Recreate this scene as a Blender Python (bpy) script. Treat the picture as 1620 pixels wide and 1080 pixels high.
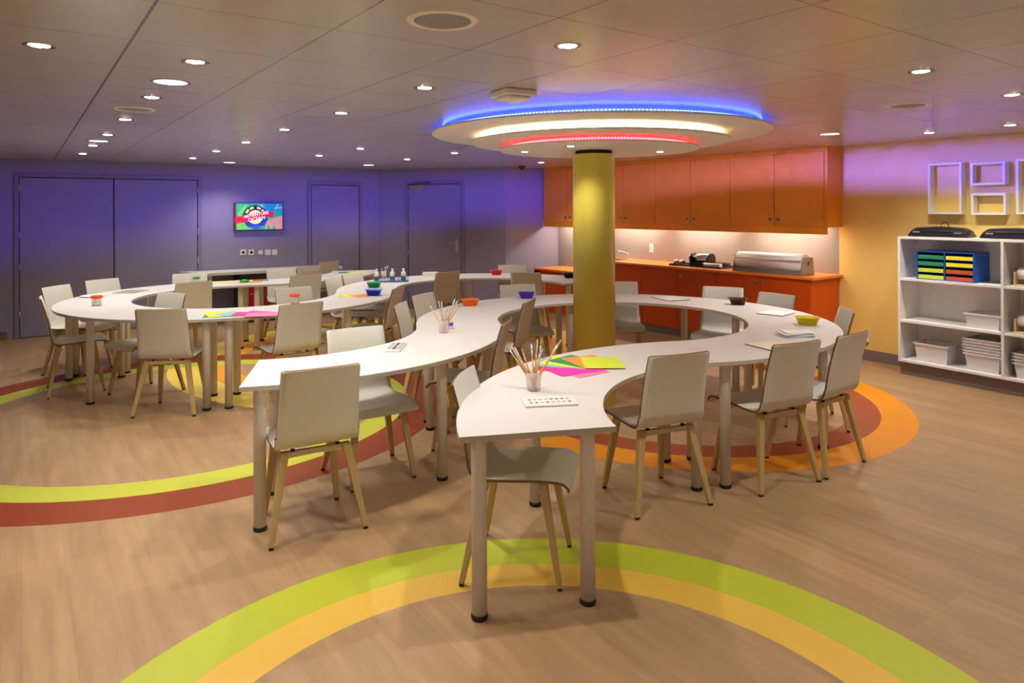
import bpy, math, random
from mathutils import Vector, Matrix
random.seed(7)
S = bpy.context.scene
PI = math.pi
for o in list(bpy.data.objects): bpy.data.objects.remove(o)

# ------------------------------------------------------------------ camera, world, exposure
FPX, CX, HZ, EYE, RHO = 1090., 810., 330.5, 1.6, .004
cam = bpy.data.cameras.new('camera'); co = bpy.data.objects.new('camera', cam); S.collection.objects.link(co)
cam.sensor_width = 36; cam.lens = 36 * FPX / 1620
cam.shift_y = -(540 - HZ) / 1620
cam.clip_start = .05
co.matrix_world = Matrix.Translation((0, 0, EYE)) @ Matrix.Rotation(PI / 2, 4, 'X') @ Matrix.Rotation(-RHO, 4, 'Z')
S.camera = co
w = bpy.data.worlds.new('world'); S.world = w; w.use_nodes = True
w.node_tree.nodes['Background'].inputs[0].default_value = (.9, .8, .75, 1)
w.node_tree.nodes['Background'].inputs[1].default_value = .02
S.view_settings.view_transform = 'Standard'; S.view_settings.look = 'None'
S.view_settings.exposure = 0.24; S.view_settings.gamma = 1; S.view_settings.use_curve_mapping = False
SPOT_W = 44.0
WARM = (1.0, .925, .81)
BLUE_E, WHITE_E, RED_E, CAB_E = 40., 11., 75., 78.
BLUE_W = 125.
CEIL = 2.257

def W(x, y, z=.74):
    """floor-plan position of a photographed point that lies at height z"""
    dx = x - CX; dy = y - HZ
    Y = FPX * (EYE - z) / (dy + RHO * dx)
    return Vector(((dx - RHO * dy) / FPX * Y, Y))

# ------------------------------------------------------------------ materials
def mat(name, col, rough=.5, metal=0., var=.04, scale=6., emit=None, es=0., trans=0., coat=0., bump=0., alpha=None, ior=1.45, spec=.5):
    m = bpy.data.materials.new(name); m.use_nodes = True
    nt = m.node_tree; b = nt.nodes['Principled BSDF']
    b.inputs['Roughness'].default_value = rough; b.inputs['Metallic'].default_value = metal
    b.inputs['IOR'].default_value = ior; b.inputs['Specular IOR Level'].default_value = spec
    if coat: b.inputs['Coat Weight'].default_value = coat; b.inputs['Coat Roughness'].default_value = .15
    if trans: b.inputs['Transmission Weight'].default_value = trans
    tc = nt.nodes.new('ShaderNodeTexCoord'); nz = nt.nodes.new('ShaderNodeTexNoise')
    nz.inputs['Scale'].default_value = scale; nz.inputs['Detail'].default_value = 4
    nt.links.new(tc.outputs['Object'], nz.inputs['Vector'])
    mx = nt.nodes.new('ShaderNodeMix'); mx.data_type = 'RGBA'
    mx.inputs[6].default_value = (*[max(0, c * (1 - var)) for c in col], 1)
    mx.inputs[7].default_value = (*[min(1, c * (1 + var)) for c in col], 1)
    nt.links.new(nz.outputs['Fac'], mx.inputs[0]); nt.links.new(mx.outputs[2], b.inputs['Base Color'])
    if emit:
        b.inputs['Emission Color'].default_value = (*emit, 1); b.inputs['Emission Strength'].default_value = es
    if alpha is not None: b.inputs['Alpha'].default_value = alpha
    if bump:
        bp = nt.nodes.new('ShaderNodeBump'); bp.inputs['Strength'].default_value = bump; bp.inputs['Distance'].default_value = .01
        nt.links.new(nz.outputs['Fac'], bp.inputs['Height']); nt.links.new(bp.outputs['Normal'], b.inputs['Normal'])
    return m

M = {}
M['table'] = mat('white_laminate', (.70, .68, .675), .36)
M['table_edge'] = mat('table_edge', (.52, .48, .40), .45)
M['leg_paint'] = mat('leg_paint', (.70, .66, .60), .35)
M['black_rubber'] = mat('black_rubber', (.012, .012, .014), .5)
M['shell'] = mat('chair_shell_laminate', (.70, .69, .63), .42)
M['ply'] = mat('plywood_edge', (.20, .11, .04), .5, var=.3, scale=60)
def wood_mat(name, c1, c2, rough=.45):
    m = bpy.data.materials.new(name); m.use_nodes = True; nt = m.node_tree; b = nt.nodes['Principled BSDF']
    tc = nt.nodes.new('ShaderNodeTexCoord'); mp = nt.nodes.new('ShaderNodeMapping'); mp.inputs['Scale'].default_value = (60, 60, 5)
    nz = nt.nodes.new('ShaderNodeTexNoise'); nz.inputs['Scale'].default_value = 1.5; nz.inputs['Detail'].default_value = 5
    mx = nt.nodes.new('ShaderNodeMix'); mx.data_type = 'RGBA'; mx.inputs[6].default_value = (*c1, 1); mx.inputs[7].default_value = (*c2, 1)
    nt.links.new(tc.outputs['Object'], mp.inputs[0]); nt.links.new(mp.outputs[0], nz.inputs['Vector'])
    nt.links.new(nz.outputs['Fac'], mx.inputs[0]); nt.links.new(mx.outputs[2], b.inputs['Base Color'])
    b.inputs['Roughness'].default_value = rough
    return m
M['birch'] = wood_mat('birch_leg', (.42, .28, .10), (.60, .44, .20))
M['birch_pale'] = wood_mat('pale_birch', (.56, .42, .24), (.70, .56, .36))
M['brush_wood'] = mat('brush_wood', (.62, .38, .14), .4)
M['chrome'] = mat('chrome', (.7, .7, .72), .18, metal=1)
M['pale_metal'] = mat('pale_metal', (.72, .68, .62), .3, metal=.35)
M['lamp_rim'] = mat('lamp_rim', (.30, .28, .27), .22, metal=1)
M['steel'] = mat('brushed_steel', (.55, .53, .50), .3, metal=1)
M['dark_metal'] = mat('dark_metal', (.05, .05, .055), .35, metal=.6)
M['wall_purple'] = mat('lavender_grey_wall_paint', (.275, .255, .385), .55, var=.02, scale=2)
M['door_purple'] = mat('lavender_grey_door_paint', (.255, .235, .36), .5, var=.02, scale=2)
M['frame_purple'] = mat('door_frame_paint', (.22, .20, .29), .45)
M['gap'] = mat('dark_gap', (.02, .018, .03), .7)
M['wall_yellow'] = mat('yellow_wall_paint', (.88, .64, .19), .55, var=.02, scale=2)
M['backsplash'] = mat('grey_steel_backsplash', (.33, .31, .30), .38, metal=.25, var=.05)
M['wall_plain'] = mat('plain_wall_paint', (.42, .36, .30), .6)
M['orange_up'] = mat('orange_cabinet_paint', (.96, .36, .02), .38, var=.02, coat=.15)
M['orange_low'] = mat('red_orange_cabinet_paint', (.60, .078, .002), .42, var=.02, coat=.1)
M['orange_top'] = mat('orange_worktop', (.85, .27, .03), .3, var=.03)
M['kick'] = mat('grey_plinth', (.30, .28, .27), .4, metal=.3)
M['skirting'] = mat('grey_skirting', (.22, .17, .15), .5)
M['skirting_brown'] = mat('brown_skirting', (.20, .13, .07), .5)
M['column'] = mat('mustard_column_paint', (.78, .66, .095), .35, var=.03, scale=3, coat=.2)
M['white_paint'] = mat('white_paint', (.84, .83, .82), .4)
M['disc_paint'] = mat('cream_disc_paint', (.86, .80, .72), .45, var=.02)
M['white_plastic'] = mat('white_plastic', (.78, .76, .74), .35)
M['clear'] = mat('clear_plastic', (.90, .78, .74), .15, alpha=.34, var=.02)
M['milky'] = mat('milky_plastic', (.90, .88, .90), .3, alpha=.68, var=.02)
M['black_plastic'] = mat('black_plastic', (.014, .013, .022), .25, coat=.3)
M['lens_light'] = mat('lamp_lens', (.9, .85, .75), .4, emit=(1, .92, .80), es=14.)
M['lens_big'] = mat('wide_lamp_lens', (.9, .85, .75), .4, emit=(1, .90, .78), es=2.6)
M['led_blue'] = mat('blue_led', (.1, .1, .5), .4, emit=(.003, .011, 1.), es=BLUE_E)
M['led_blue_dot'] = mat('blue_led_diode', (.1, .1, .5), .4, emit=(.12, .25, 1.), es=9.)
M['led_white'] = mat('warm_led', (.8, .7, .5), .4, emit=(1., .83, .52), es=WHITE_E)
M['led_red'] = mat('red_led', (.5, .05, .05), .4, emit=(1., .002, .006), es=RED_E)
M['led_red_dot'] = mat('red_led_diode', (.5, .05, .05), .4, emit=(1., .30, .32), es=2.2)
M['led_cab'] = mat('cabinet_led', (.9, .85, .7), .4, emit=(1., .86, .66), es=CAB_E)
M['grille'] = mat('speaker_grille', (.30, .28, .26), .55, metal=.2, var=.1, scale=90)
def pap(name, c): M[name] = mat(name, c, .6, var=.02)
pap('paper_white', (.90, .89, .90)); pap('paper_lime', (.62, .74, .04)); pap('paper_orange', (.90, .30, .05)); pap('paper_green', (.02, .28, .10))
pap('paper_yellow', (.88, .80, .04)); pap('paper_sky', (.20, .52, .68)); pap('paper_magenta', (.80, .03, .42)); pap('paper_pink', (.88, .22, .45))
pap('paper_red', (.75, .03, .04)); pap('paper_grey', (.28, .30, .28)); pap('paper_peach', (.80, .50, .36)); pap('paper_cream', (.80, .72, .56))
for n, c in dict(tub_orange=(1., .17, .005), tub_indigo=(.09, .035, .55), tub_green=(.005, .28, .08), tub_blue=(.006, .045, .62), tub_red=(.80, .006, .03),
                 tub_black=(.01, .01, .01), tub_brown=(.075, .025, .008), tub_yellow=(.80, .62, .01), lid_orange=(.90, .10, .01), sorter_red=(.60, .10, .03), sorter_blue=(.008, .11, .55),
                 purple=(.14, .05, .45), teal=(.01, .22, .28), clip_green=(.01, .42, .08), red_unit=(.34, .006, .012), tray_blue=(.05, .09, .25)).items():
    M[n] = mat(n, c, .35, var=.03)

# floor: planks along one diagonal, with inlaid coloured rings
D1 = (-math.sin(math.radians(35.5)), math.cos(math.radians(35.5))); D2 = (D1[1], -D1[0])
def floor_mat():
    m = bpy.data.materials.new('vinyl_plank_floor'); m.use_nodes = True; nt = m.node_tree; b = nt.nodes['Principled BSDF']; L = nt.links.new
    tc = nt.nodes.new('ShaderNodeTexCoord')
    def dot(v):
        n = nt.nodes.new('ShaderNodeVectorMath'); n.operation = 'DOT_PRODUCT'; n.inputs[1].default_value = (v[0], v[1], 0); L(tc.outputs['Object'], n.inputs[0]); return n.outputs['Value']
    cb = nt.nodes.new('ShaderNodeCombineXYZ'); L(dot(D1), cb.inputs[0]); L(dot(D2), cb.inputs[1])
    br = nt.nodes.new('ShaderNodeTexBrick'); br.offset = .37; br.inputs['Scale'].default_value = 1
    br.inputs['Brick Width'].default_value = 1.25; br.inputs['Row Height'].default_value = .16; br.inputs['Mortar Size'].default_value = .0008
    br.inputs['Mortar Smooth'].default_value = 0; br.inputs['Bias'].default_value = 0
    br.inputs['Color1'].default_value = (.395, .248, .130, 1); br.inputs['Color2'].default_value = (.335, .207, .106, 1); br.inputs['Mortar'].default_value = (.28, .18, .10, 1)
    L(cb.outputs[0], br.inputs['Vector'])
    mp = nt.nodes.new('ShaderNodeMapping'); mp.inputs['Scale'].default_value = (2.2, 20, 1); L(cb.outputs[0], mp.inputs[0])
    nz = nt.nodes.new('ShaderNodeTexNoise'); nz.inputs['Scale'].default_value = 1; nz.inputs['Detail'].default_value = 6; nz.inputs['Distortion'].default_value = .4; L(mp.outputs[0], nz.inputs['Vector'])
    mp2 = nt.nodes.new('ShaderNodeMapping'); mp2.inputs['Scale'].default_value = (.9, 9, 1); L(cb.outputs[0], mp2.inputs[0])
    nz2 = nt.nodes.new('ShaderNodeTexNoise'); nz2.inputs['Scale'].default_value = 1.6; nz2.inputs['Detail'].default_value = 3; L(mp2.outputs[0], nz2.inputs['Vector'])
    def mult(a, fac, lo, hi):
        r = nt.nodes.new('ShaderNodeMapRange'); r.inputs[1].default_value = .3; r.inputs[2].default_value = .7; r.inputs[3].default_value = lo; r.inputs[4].default_value = hi; L(fac, r.inputs[0])
        v = nt.nodes.new('ShaderNodeVectorMath'); v.operation = 'SCALE'; L(a, v.inputs[0]); L(r.outputs[0], v.inputs['Scale']); return v.outputs[0]
    col = mult(mult(br.outputs['Color'], nz.outputs['Fac'], .88, 1.10), nz2.outputs['Fac'], .92, 1.07)
    rings = [((-1.29, 7.76), 1.70, 1.96, (.72, .30, .01)), ((-1.29, 7.76), 1.96, 2.33, (.74, .55, .10)),
             ((-2.67, 5.58), 1.585, 1.80, (.47, .50, .045)), ((-2.67, 5.58), 1.80, 2.09, (.24, .035, .005)),
             ((1.44, 5.97), 1.33, 1.545, (.29, .055, .016)), ((1.44, 5.97), 1.545, 1.79, (.70, .25, .002)),
             ((.113, 1.80), 1.13, 1.31, (.66, .41, .06)), ((.113, 1.80), 1.31, 1.546, (.42, .46, .025))]
    for c, r0, r1, rgb in rings:
        d = nt.nodes.new('ShaderNodeVectorMath'); d.operation = 'DISTANCE'; d.inputs[1].default_value = (c[0], c[1], 0); L(tc.outputs['Object'], d.inputs[0])
        a = nt.nodes.new('ShaderNodeMath'); a.operation = 'COMPARE'; a.inputs[1].default_value = (r0 + r1) / 2; a.inputs[2].default_value = (r1 - r0) / 2; L(d.outputs['Value'], a.inputs[0])
        mx = nt.nodes.new('ShaderNodeMix'); mx.data_type = 'RGBA'; L(a.outputs[0], mx.inputs[0]); L(col, mx.inputs[6]); mx.inputs[7].default_value = (*rgb, 1); col = mx.outputs[2]
    L(col, b.inputs['Base Color'])
    rr = nt.nodes.new('ShaderNodeMapRange'); rr.inputs[3].default_value = .34; rr.inputs[4].default_value = .5; L(nz.outputs['Fac'], rr.inputs[0]); L(rr.outputs[0], b.inputs['Roughness'])
    return m
def ceiling_mat():
    m = bpy.data.materials.new('metal_ceiling_panels'); m.use_nodes = True; nt = m.node_tree; b = nt.nodes['Principled BSDF']; L = nt.links.new
    tc = nt.nodes.new('ShaderNodeTexCoord')
    def dot(v, off, per):
        n = nt.nodes.new('ShaderNodeVectorMath'); n.operation = 'DOT_PRODUCT'; n.inputs[1].default_value = (v[0], v[1], 0); L(tc.outputs['Object'], n.inputs[0])
        a = nt.nodes.new('ShaderNodeMath'); a.operation = 'SUBTRACT'; a.inputs[1].default_value = off; L(n.outputs['Value'], a.inputs[0])
        p = nt.nodes.new('ShaderNodeMath'); p.operation = 'PINGPONG'; p.inputs[1].default_value = per / 2; L(a.outputs[0], p.inputs[0])
        return p.outputs[0], a.outputs[0]
    def less(x, v):
        a = nt.nodes.new('ShaderNodeMath'); a.operation = 'LESS_THAN'; a.inputs[1].default_value = v; L(x, a.inputs[0]); return a.outputs[0]
    u, ur = dot(D2, .35, .58); v, vr = dot(D1, 1.25, .585)
    lu = less(u, .0022); lv = less(v, .0018)
    mxm = nt.nodes.new('ShaderNodeMath'); mxm.operation = 'MAXIMUM'; L(lu, mxm.inputs[0]); L(lv, mxm.inputs[1])
    ab = nt.nodes.new('ShaderNodeMath'); ab.operation = 'ABSOLUTE'; L(ur, ab.inputs[0]); thick = less(ab.outputs[0], .0055)
    m2 = nt.nodes.new('ShaderNodeMath'); m2.operation = 'MAXIMUM'; L(mxm.outputs[0], m2.inputs[0]); L(thick, m2.inputs[1])
    mx = nt.nodes.new('ShaderNodeMix'); mx.data_type = 'RGBA'; L(m2.outputs[0], mx.inputs[0]); mx.inputs[6].default_value = (.53, .51, .485, 1); mx.inputs[7].default_value = (.10, .07, .05, 1)
    L(mx.outputs[2], b.inputs['Base Color']); b.inputs['Roughness'].default_value = .22; b.inputs['Specular IOR Level'].default_value = .45
    nz = nt.nodes.new('ShaderNodeTexNoise'); nz.inputs['Scale'].default_value = .9; nz.inputs['Detail'].default_value = 1; L(tc.outputs['Object'], nz.inputs['Vector'])
    bp = nt.nodes.new('ShaderNodeBump'); bp.inputs['Strength'].default_value = .35; bp.inputs['Distance'].default_value = .02; L(nz.outputs['Fac'], bp.inputs['Height']); L(bp.outputs[0], b.inputs['Normal'])
    return m
M['floor'] = floor_mat(); M['ceiling'] = ceiling_mat()

# ------------------------------------------------------------------ mesh building
class MB:
    def __init__(s): s.v = []; s.f = []; s.m = []; s.sm = []
    def add(s, vs, fs, mi=0, sm=False):
        k = len(s.v); s.v += [tuple(v) for v in vs]
        for f in fs: s.f.append([i + k for i in f]); s.m.append(mi); s.sm.append(sm)
        return s
    def box(s, x0, x1, y0, y1, z0, z1, mi=0, T=None):
        vs = [Vector((x, y, z)) for z in (z0, z1) for y in (y0, y1) for x in (x0, x1)]
        if T: vs = [T @ v for v in vs]
        return s.add(vs, [(0, 2, 3, 1), (4, 5, 7, 6), (0, 1, 5, 4), (2, 6, 7, 3), (0, 4, 6, 2), (1, 3, 7, 5)], mi)
    def tube(s, pts, rad, n=12, mi=0, cap=True, sm=True):
        pts = [Vector(p) for p in pts]; rad = rad if isinstance(rad, (list, tuple)) else [rad] * len(pts)
        vs = []; up = Vector((0, 0, 1))
        for i, p in enumerate(pts):
            d = (pts[min(i + 1, len(pts) - 1)] - pts[max(i - 1, 0)]).normalized()
            a = d.cross(up) if abs(d.z) < .95 else d.cross(Vector((1, 0, 0))); a.normalize(); b = d.cross(a)
            vs += [p + (a * math.cos(t) + b * math.sin(t)) * rad[i] for t in [2 * PI * j / n for j in range(n)]]
        k = len(s.v); s.v += [tuple(v) for v in vs]
        for i in range(len(pts) - 1):
            for j in range(n):
                s.f.append([k + i * n + j, k + i * n + (j + 1) % n, k + (i + 1) * n + (j + 1) % n, k + (i + 1) * n + j]); s.m.append(mi); s.sm.append(sm)
        if cap:
            s.f.append([k + j for j in range(n)][::-1]); s.m.append(mi); s.sm.append(False)
            e = k + (len(pts) - 1) * n; s.f.append([e + j for j in range(n)]); s.m.append(mi); s.sm.append(False)
        return s
    def lathe(s, prof, n=32, c=(0, 0, 0), mi=0, sm=True, mis=None, a0=0, a1=2 * PI):
        k = len(s.v); full = abs(a1 - a0 - 2 * PI) < 1e-6; nn = n if full else n + 1
        for j in range(nn):
            t = a0 + (a1 - a0) * j / n
            for r, z in prof: s.v.append((c[0] + r * math.cos(t), c[1] + r * math.sin(t), c[2] + z))
        P = len(prof)
        for j in range(n):
            for i in range(P - 1):
                a = k + j * P + i; b = k + ((j + 1) % nn) * P + i
                s.f.append([a, b, b + 1, a + 1]); s.m.append(mis[i] if mis else mi); s.sm.append(sm)
        return s
    def prism(s, poly, z0, z1, mi=0, side=None):
        n = len(poly); k = len(s.v)
        s.v += [(p[0], p[1], z0) for p in poly] + [(p[0], p[1], z1) for p in poly]
        s.f.append([k + i for i in range(n)][::-1]); s.m.append(mi); s.sm.append(False)
        s.f.append([k + n + i for i in range(n)]); s.m.append(mi); s.sm.append(False)
        for i in range(n):
            j = (i + 1) % n; s.f.append([k + i, k + j, k + n + j, k + n + i]); s.m.append(mi if side is None else side); s.sm.append(False)
        return s
    def build(s, name, mats, parent=None, bevel=0., loc=None, rz=None, seg=2):
        me = bpy.data.meshes.new(name); me.from_pydata(s.v, [], s.f)
        mats = mats if isinstance(mats, (list, tuple)) else [mats]
        for m in mats: me.materials.append(M[m] if isinstance(m, str) else m)
        for p, mi, sm in zip(me.polygons, s.m, s.sm): p.material_index = mi; p.use_smooth = sm
        me.update()
        o = bpy.data.objects.new(name, me); S.collection.objects.link(o)
        if parent: o.parent = parent
        if loc is not None: o.location = (loc[0], loc[1], loc[2])
        if rz is not None: o.rotation_euler = (0, 0, rz)
        if bevel:
            bv = o.modifiers.new('bevel', 'BEVEL'); bv.width = bevel; bv.segments = seg; bv.limit_method = 'ANGLE'; bv.angle_limit = .7
        return o
def tag(o, label=None, cat=None, group=None, kind=None):
    if label: o['label'] = label
    if cat: o['category'] = cat
    if group: o['group'] = group
    if kind: o['kind'] = kind
    return o
def thing(name, label, cat, loc=(0, 0, 0), rz=0, group=None):
    o = bpy.data.objects.new(name, None); S.collection.objects.link(o); o.empty_display_size = .05
    o.location = loc; o.rotation_euler = (0, 0, rz); return tag(o, label, cat, group)
def copy_tree(o, parent=None):
    c = o.copy(); S.collection.objects.link(c)
    if parent: c.parent = parent
    for ch in list(o.children): copy_tree(ch, c)
    return c
def head(fx, fy): return math.atan2(-fx, fy)           # rotation that turns local +Y to (fx, fy)

# ------------------------------------------------------------------ room shell
C1 = Vector((-2.18, 11.31)); WLdir = Vector((-.834, -.5518)); C0 = C1 + WLdir * 8.6
Q = Vector((-.10, 10.84)); P = Vector((.75, 11.25)); R0 = Vector((3.56, 7.50))
WY = Vector((.547, -.837)); R1 = R0 + WY * 6.6
room = [C0, C1, Q, P, R0, R1, Vector((7.2, -1.8)), Vector((-9.35, -1.8))]
def wall(name, a, b, m, th=.12, z1=CEIL):
    d = (b - a).normalized(); n = Vector((-d.y, d.x))     # outward when the room is walked clockwise seen from above
    o = MB().prism([a, b, b + n * th, a + n * th], 0, z1).build(name, m); return tag(o, kind='structure')
big = [(-9.6, -2.0), (7.4, -2.0), (7.4, 12), (-9.6, 12)]
tag(MB().prism(big, -.05, 0).build('floor', 'floor'), kind='structure')
tag(MB().prism(big, CEIL, CEIL + .05).build('ceiling', 'ceiling'), kind='structure')
wall('wall_left_rear', room[0], room[1], 'wall_purple'); wall('wall_rear', room[1], room[2], 'wall_purple'); wall('wall_rear_corner', room[2], room[3], 'wall_purple')
wall('wall_right_rear', room[3], room[4], 'backsplash'); wall('wall_right', room[4], room[5], 'wall_yellow')
wall('wall_right_near', room[5], room[6], 'wall_yellow'); wall('wall_front', room[6], room[7], 'wall_plain'); wall('wall_left', room[7], room[0], 'wall_plain')
def on_wall(a, d, px, off=0., py=330.5):
    """distance along the line a + s*d (moved off into the room) that is seen at image column px"""
    n = Vector((d.y, -d.x)); q = a + n * off
    k = ((px - CX) - RHO * (py - HZ)) / FPX
    return (q.x - k * q.y) / (k * d.y - d.x)
def zat(px, py, Y): return EYE - (py - HZ + RHO * (px - CX)) * Y / FPX

# frames: local x along the wall, local y into the room
def wall_frame(a, d):
    n = Vector((d.y, -d.x))
    return Matrix(((d.x, n.x, 0, a.x), (d.y, n.y, 0, a.y), (0, 0, 1, 0), (0, 0, 0, 1)))
def place(o, T): o.matrix_world = T; return o
# note: frames with d running left to right seen from inside have n pointing into the room
WLr = -WLdir                                            # left to right along the left rear wall
FL = wall_frame(C0, WLr); WRd = (R0 - P).normalized(); FR = wall_frame(P, WRd); FY = wall_frame(R0, WY)
Md = (Q - C1).normalized(); FM = wall_frame(C1, Md)
def mf(F): # a mirrored-free transform: rotate z so local x=d, local y=-n
    d = Vector((F[0][0], F[1][0])); return math.atan2(d.y, d.x)
class WB(MB):
    """mesh builder in a wall frame: x along the wall, y out of the wall into the room"""
    def __init__(s, F): super().__init__(); s.F = F
    def bx(s, x0, x1, y0, y1, z0, z1, mi=0): return s.box(x0, x1, -y1, -y0, z0, z1, mi)
# things on walls use an Empty at the wall point rotated so that local x runs along the wall and local -y looks into the room
def wall_thing(name, label, cat, a, d, s, z, off=0., group=None, kind=None):
    n = Vector((d.y, -d.x)); q = a + d * s + n * off
    o = bpy.data.objects.new(name, None); S.collection.objects.link(o); o.empty_display_size = .05
    o.location = (q.x, q.y, z); o.rotation_euler = (0, 0, math.atan2(d.y, d.x))
    if kind: tag(o, kind=kind)
    else: tag(o, label, cat, group)
    return o

# doors ------------------------------------------------------------
def door(name, a, d, px0, px1, ztop, leaves, py=400, hinge=True, handle=None, closer=False):
    s0 = on_wall(a, d, px0, 0, py); s1 = on_wall(a, d, px1, 0, py)
    r = wall_thing(name, '', '', a, d, s0, 0, kind='structure'); wd = s1 - s0; fw = .05
    MB().box(-fw, 0, -.022, 0, 0, ztop + fw).box(wd, wd + fw, -.022, 0, 0, ztop + fw).box(0, wd, -.022, 0, ztop, ztop + fw).build('door_frame', 'frame_purple', r, bevel=.004)
    MB().box(0, wd, -.004, 0, 0, ztop).build('door_gap', 'gap', r)
    lw = wd / leaves
    for i in range(leaves):
        MB().box(i * lw + .008, (i + 1) * lw - .008, -.012, -.004, .008, ztop - .010).build('door_leaf', 'door_purple', r, bevel=.003)
    if hinge:
        for x in ([.002, wd - .002] if leaves == 2 else [.002]):
            for z in (.25, .85, 1.25, 1.85):
                MB().tube([(x, -.022, z), (x, -.022, z + .09)], .008, 8).build('hinge', 'steel', r)
    if handle:
        hx = wd - .075
        MB().box(hx - .022, hx + .022, -.02, -.012, .92, 1.12).build('handle_plate', 'steel', r, bevel=.003)
        h = MB().tube([(hx, -.02, 1.06), (hx, -.062, 1.06), (hx - .02, -.066, 1.06), (hx - .13, -.066, 1.06)], .009, 10).build('door_handle', 'steel', r)
    if closer:
        MB().box(.03, .27, -.065, -.012, ztop - .075, ztop - .015).build('door_closer', 'steel', r, bevel=.004)
        MB().tube([(.10, -.05, ztop - .012), (.22, -.10, ztop + .02), (.40, -.03, ztop + .022)], .007, 6).build('closer_arm', 'dark_metal', r)
    return r
door('door_1', C0, WLr, 30, 313, 2.03, 2, py=380)
door('door_2', C0, WLr, 492, 568, 1.99, 1, py=350, hinge=False)
door('door_3', C1, Md, 646, 730, 2.01, 1, py=350, handle=True, closer=True)
# panel joints in the walls
def baseboard(name, a, d, s0, s1, m, h=.10):
    r = wall_thing(name, '', '', a, d, s0, 0, kind='structure'); r.name = name
    MB().box(0, s1 - s0, -.012, 0, 0, h).build('skirting_board', m, r, bevel=.002); return r
sd0 = on_wall(C0, WLr, 24, 0, 540)
baseboard('baseboard_left_rear', C0, WLr, 0, sd0 - .08, 'skirting_brown')
baseboard('baseboard_right', R0, WY, .02, .80, 'skirting', .11)

# ------------------------------------------------------------------ column
colc = Vector((.675, 5.68))
r = tag(MB().lathe([(0, 0), (.172, 0), (.172, 2.045)], 64).build('column', 'column', loc=(colc.x, colc.y, 0)), 'round mustard yellow column rising inside the right table ring to the ceiling disc', 'column')
r = thing('column', 'round mustard yellow column rising inside the right table ring to the ceiling disc', 'column', (colc.x, colc.y, 0)) if False else r
co_ = MB().lathe([(.150, 2.045), (.150, 2.075)], 48).build('dark_collar', 'gap', r)

# ------------------------------------------------------------------ tiered disc on the ceiling
dc = Vector((.71, 5.68))
disc = thing('ceiling_light', 'big round three-tier cream ceiling disc glowing blue, white and red around its rims', 'ceiling light', (dc.x, dc.y, CEIL))
def tier(name, R, zb, ztop, drum, th=.015):
    z = lambda a: a - CEIL
    return MB().lathe([(0.0, z(zb)), (R - .006, z(zb)), (R, z(zb) + .004), (R, z(zb) + th), (R - .004, z(zb) + th + .002), (drum, z(zb) + th), (drum, z(ztop))], 160).build(name, 'disc_paint', disc)
tier('outer_disc', 1.36, 2.20, CEIL - .0005, 1.262); tier('middle_disc', 1.05, 2.133, 2.20, .95); tier('inner_disc', .81, 2.075, 2.133, .71)
def led(name, R, z0, z1, m, md=None, n=0):
    b = MB().lathe([(R, z0 - CEIL), (R + .006, z0 - CEIL), (R + .006, z1 - CEIL), (R, z1 - CEIL)], 160)
    if md:
        for i in range(n):
            t = 2 * PI * i / n; c = Vector((math.cos(t), math.sin(t), 0)); T = Matrix.Translation(c * (R + .008) + Vector((0, 0, (z0 + z1) / 2 - CEIL))) @ Matrix.Rotation(t, 4, 'Z')
            b.box(-.002, .002, -.007, .007, -.006, .006, 1, T)
    return b.build(name, [m] + ([md] if md else []), disc)
o = led('led_strip', 1.262, 2.226, 2.236, 'led_blue', 'led_blue_dot', 300); o['label'] = 'blue light strip around the top tier'
o = led('led_strip', .95, 2.155, 2.185, 'led_white'); o['label'] = 'warm white light strip around the middle tier'
o = led('led_strip', .71, 2.104, 2.114, 'led_red', 'led_red_dot', 190); o['label'] = 'red light strip around the bottom tier'

l = bpy.data.lights.new('lamp', 'SPOT')
for i in range(120):     # the top strip throws its light sideways over the rim
    a = 2 * PI * (i + .5) / 120; l.shadow_soft_size = .006; l.energy = BLUE_W; l.color = (.10, .07, 1.); l.spot_size = math.radians(26); l.spot_blend = .35
    lo = bpy.data.objects.new('lamp', l); S.collection.objects.link(lo); lo.parent = disc
    lo.location = (1.272 * math.cos(a), 1.272 * math.sin(a), 2.232 - CEIL); lo.rotation_euler = (PI / 2 - math.radians(12), 0, a - PI / 2)
# ------------------------------------------------------------------ downlights
def ring_profile(r): return [(r * .60, -.0006), (r * .64, -.0008), (r * .80, -.0010), (r * .92, -.0026), (r, -.0020), (r * 1.01, 0)]
def downlight(p, label, rad=.058, z=CEIL, power=1., big=False, group='recessed ceiling downlights', tilt=None):
    t = thing('ceiling_light' if big else 'downlight', label, 'ceiling light', (p[0], p[1], z), 0, group)
    MB().lathe(ring_profile(rad), 28).build('trim_ring', 'lamp_rim', t)
    MB().lathe([(0, -.0060), (rad * .4, -.0052), (rad * (.84 if big else .66), -.0015), (rad * (.84 if big else .66), -.0003)], 28).build('lens', 'lens_big' if big else 'lens_light', t)
    if not big:
        T = Matrix.Rotation(random.uniform(0, PI), 4, 'Z')
        MB().box(-rad * .8, rad * .8, -.004, .004, -.0075, -.006, 0, T).build('lamp_bracket', 'steel', t)
    if power > 0:
        l = bpy.data.lights.new('lamp', 'SPOT'); l.energy = SPOT_W * power; l.color = WARM; l.shadow_soft_size = .03 if not big else .08
        l.spot_size = math.radians(125); l.spot_blend = .8
        lo = bpy.data.objects.new('lamp', l); S.collection.objects.link(lo); lo.parent = t; lo.location = (0, 0, -.02)
        if tilt: lo.rotation_euler = tilt
    return t
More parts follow.
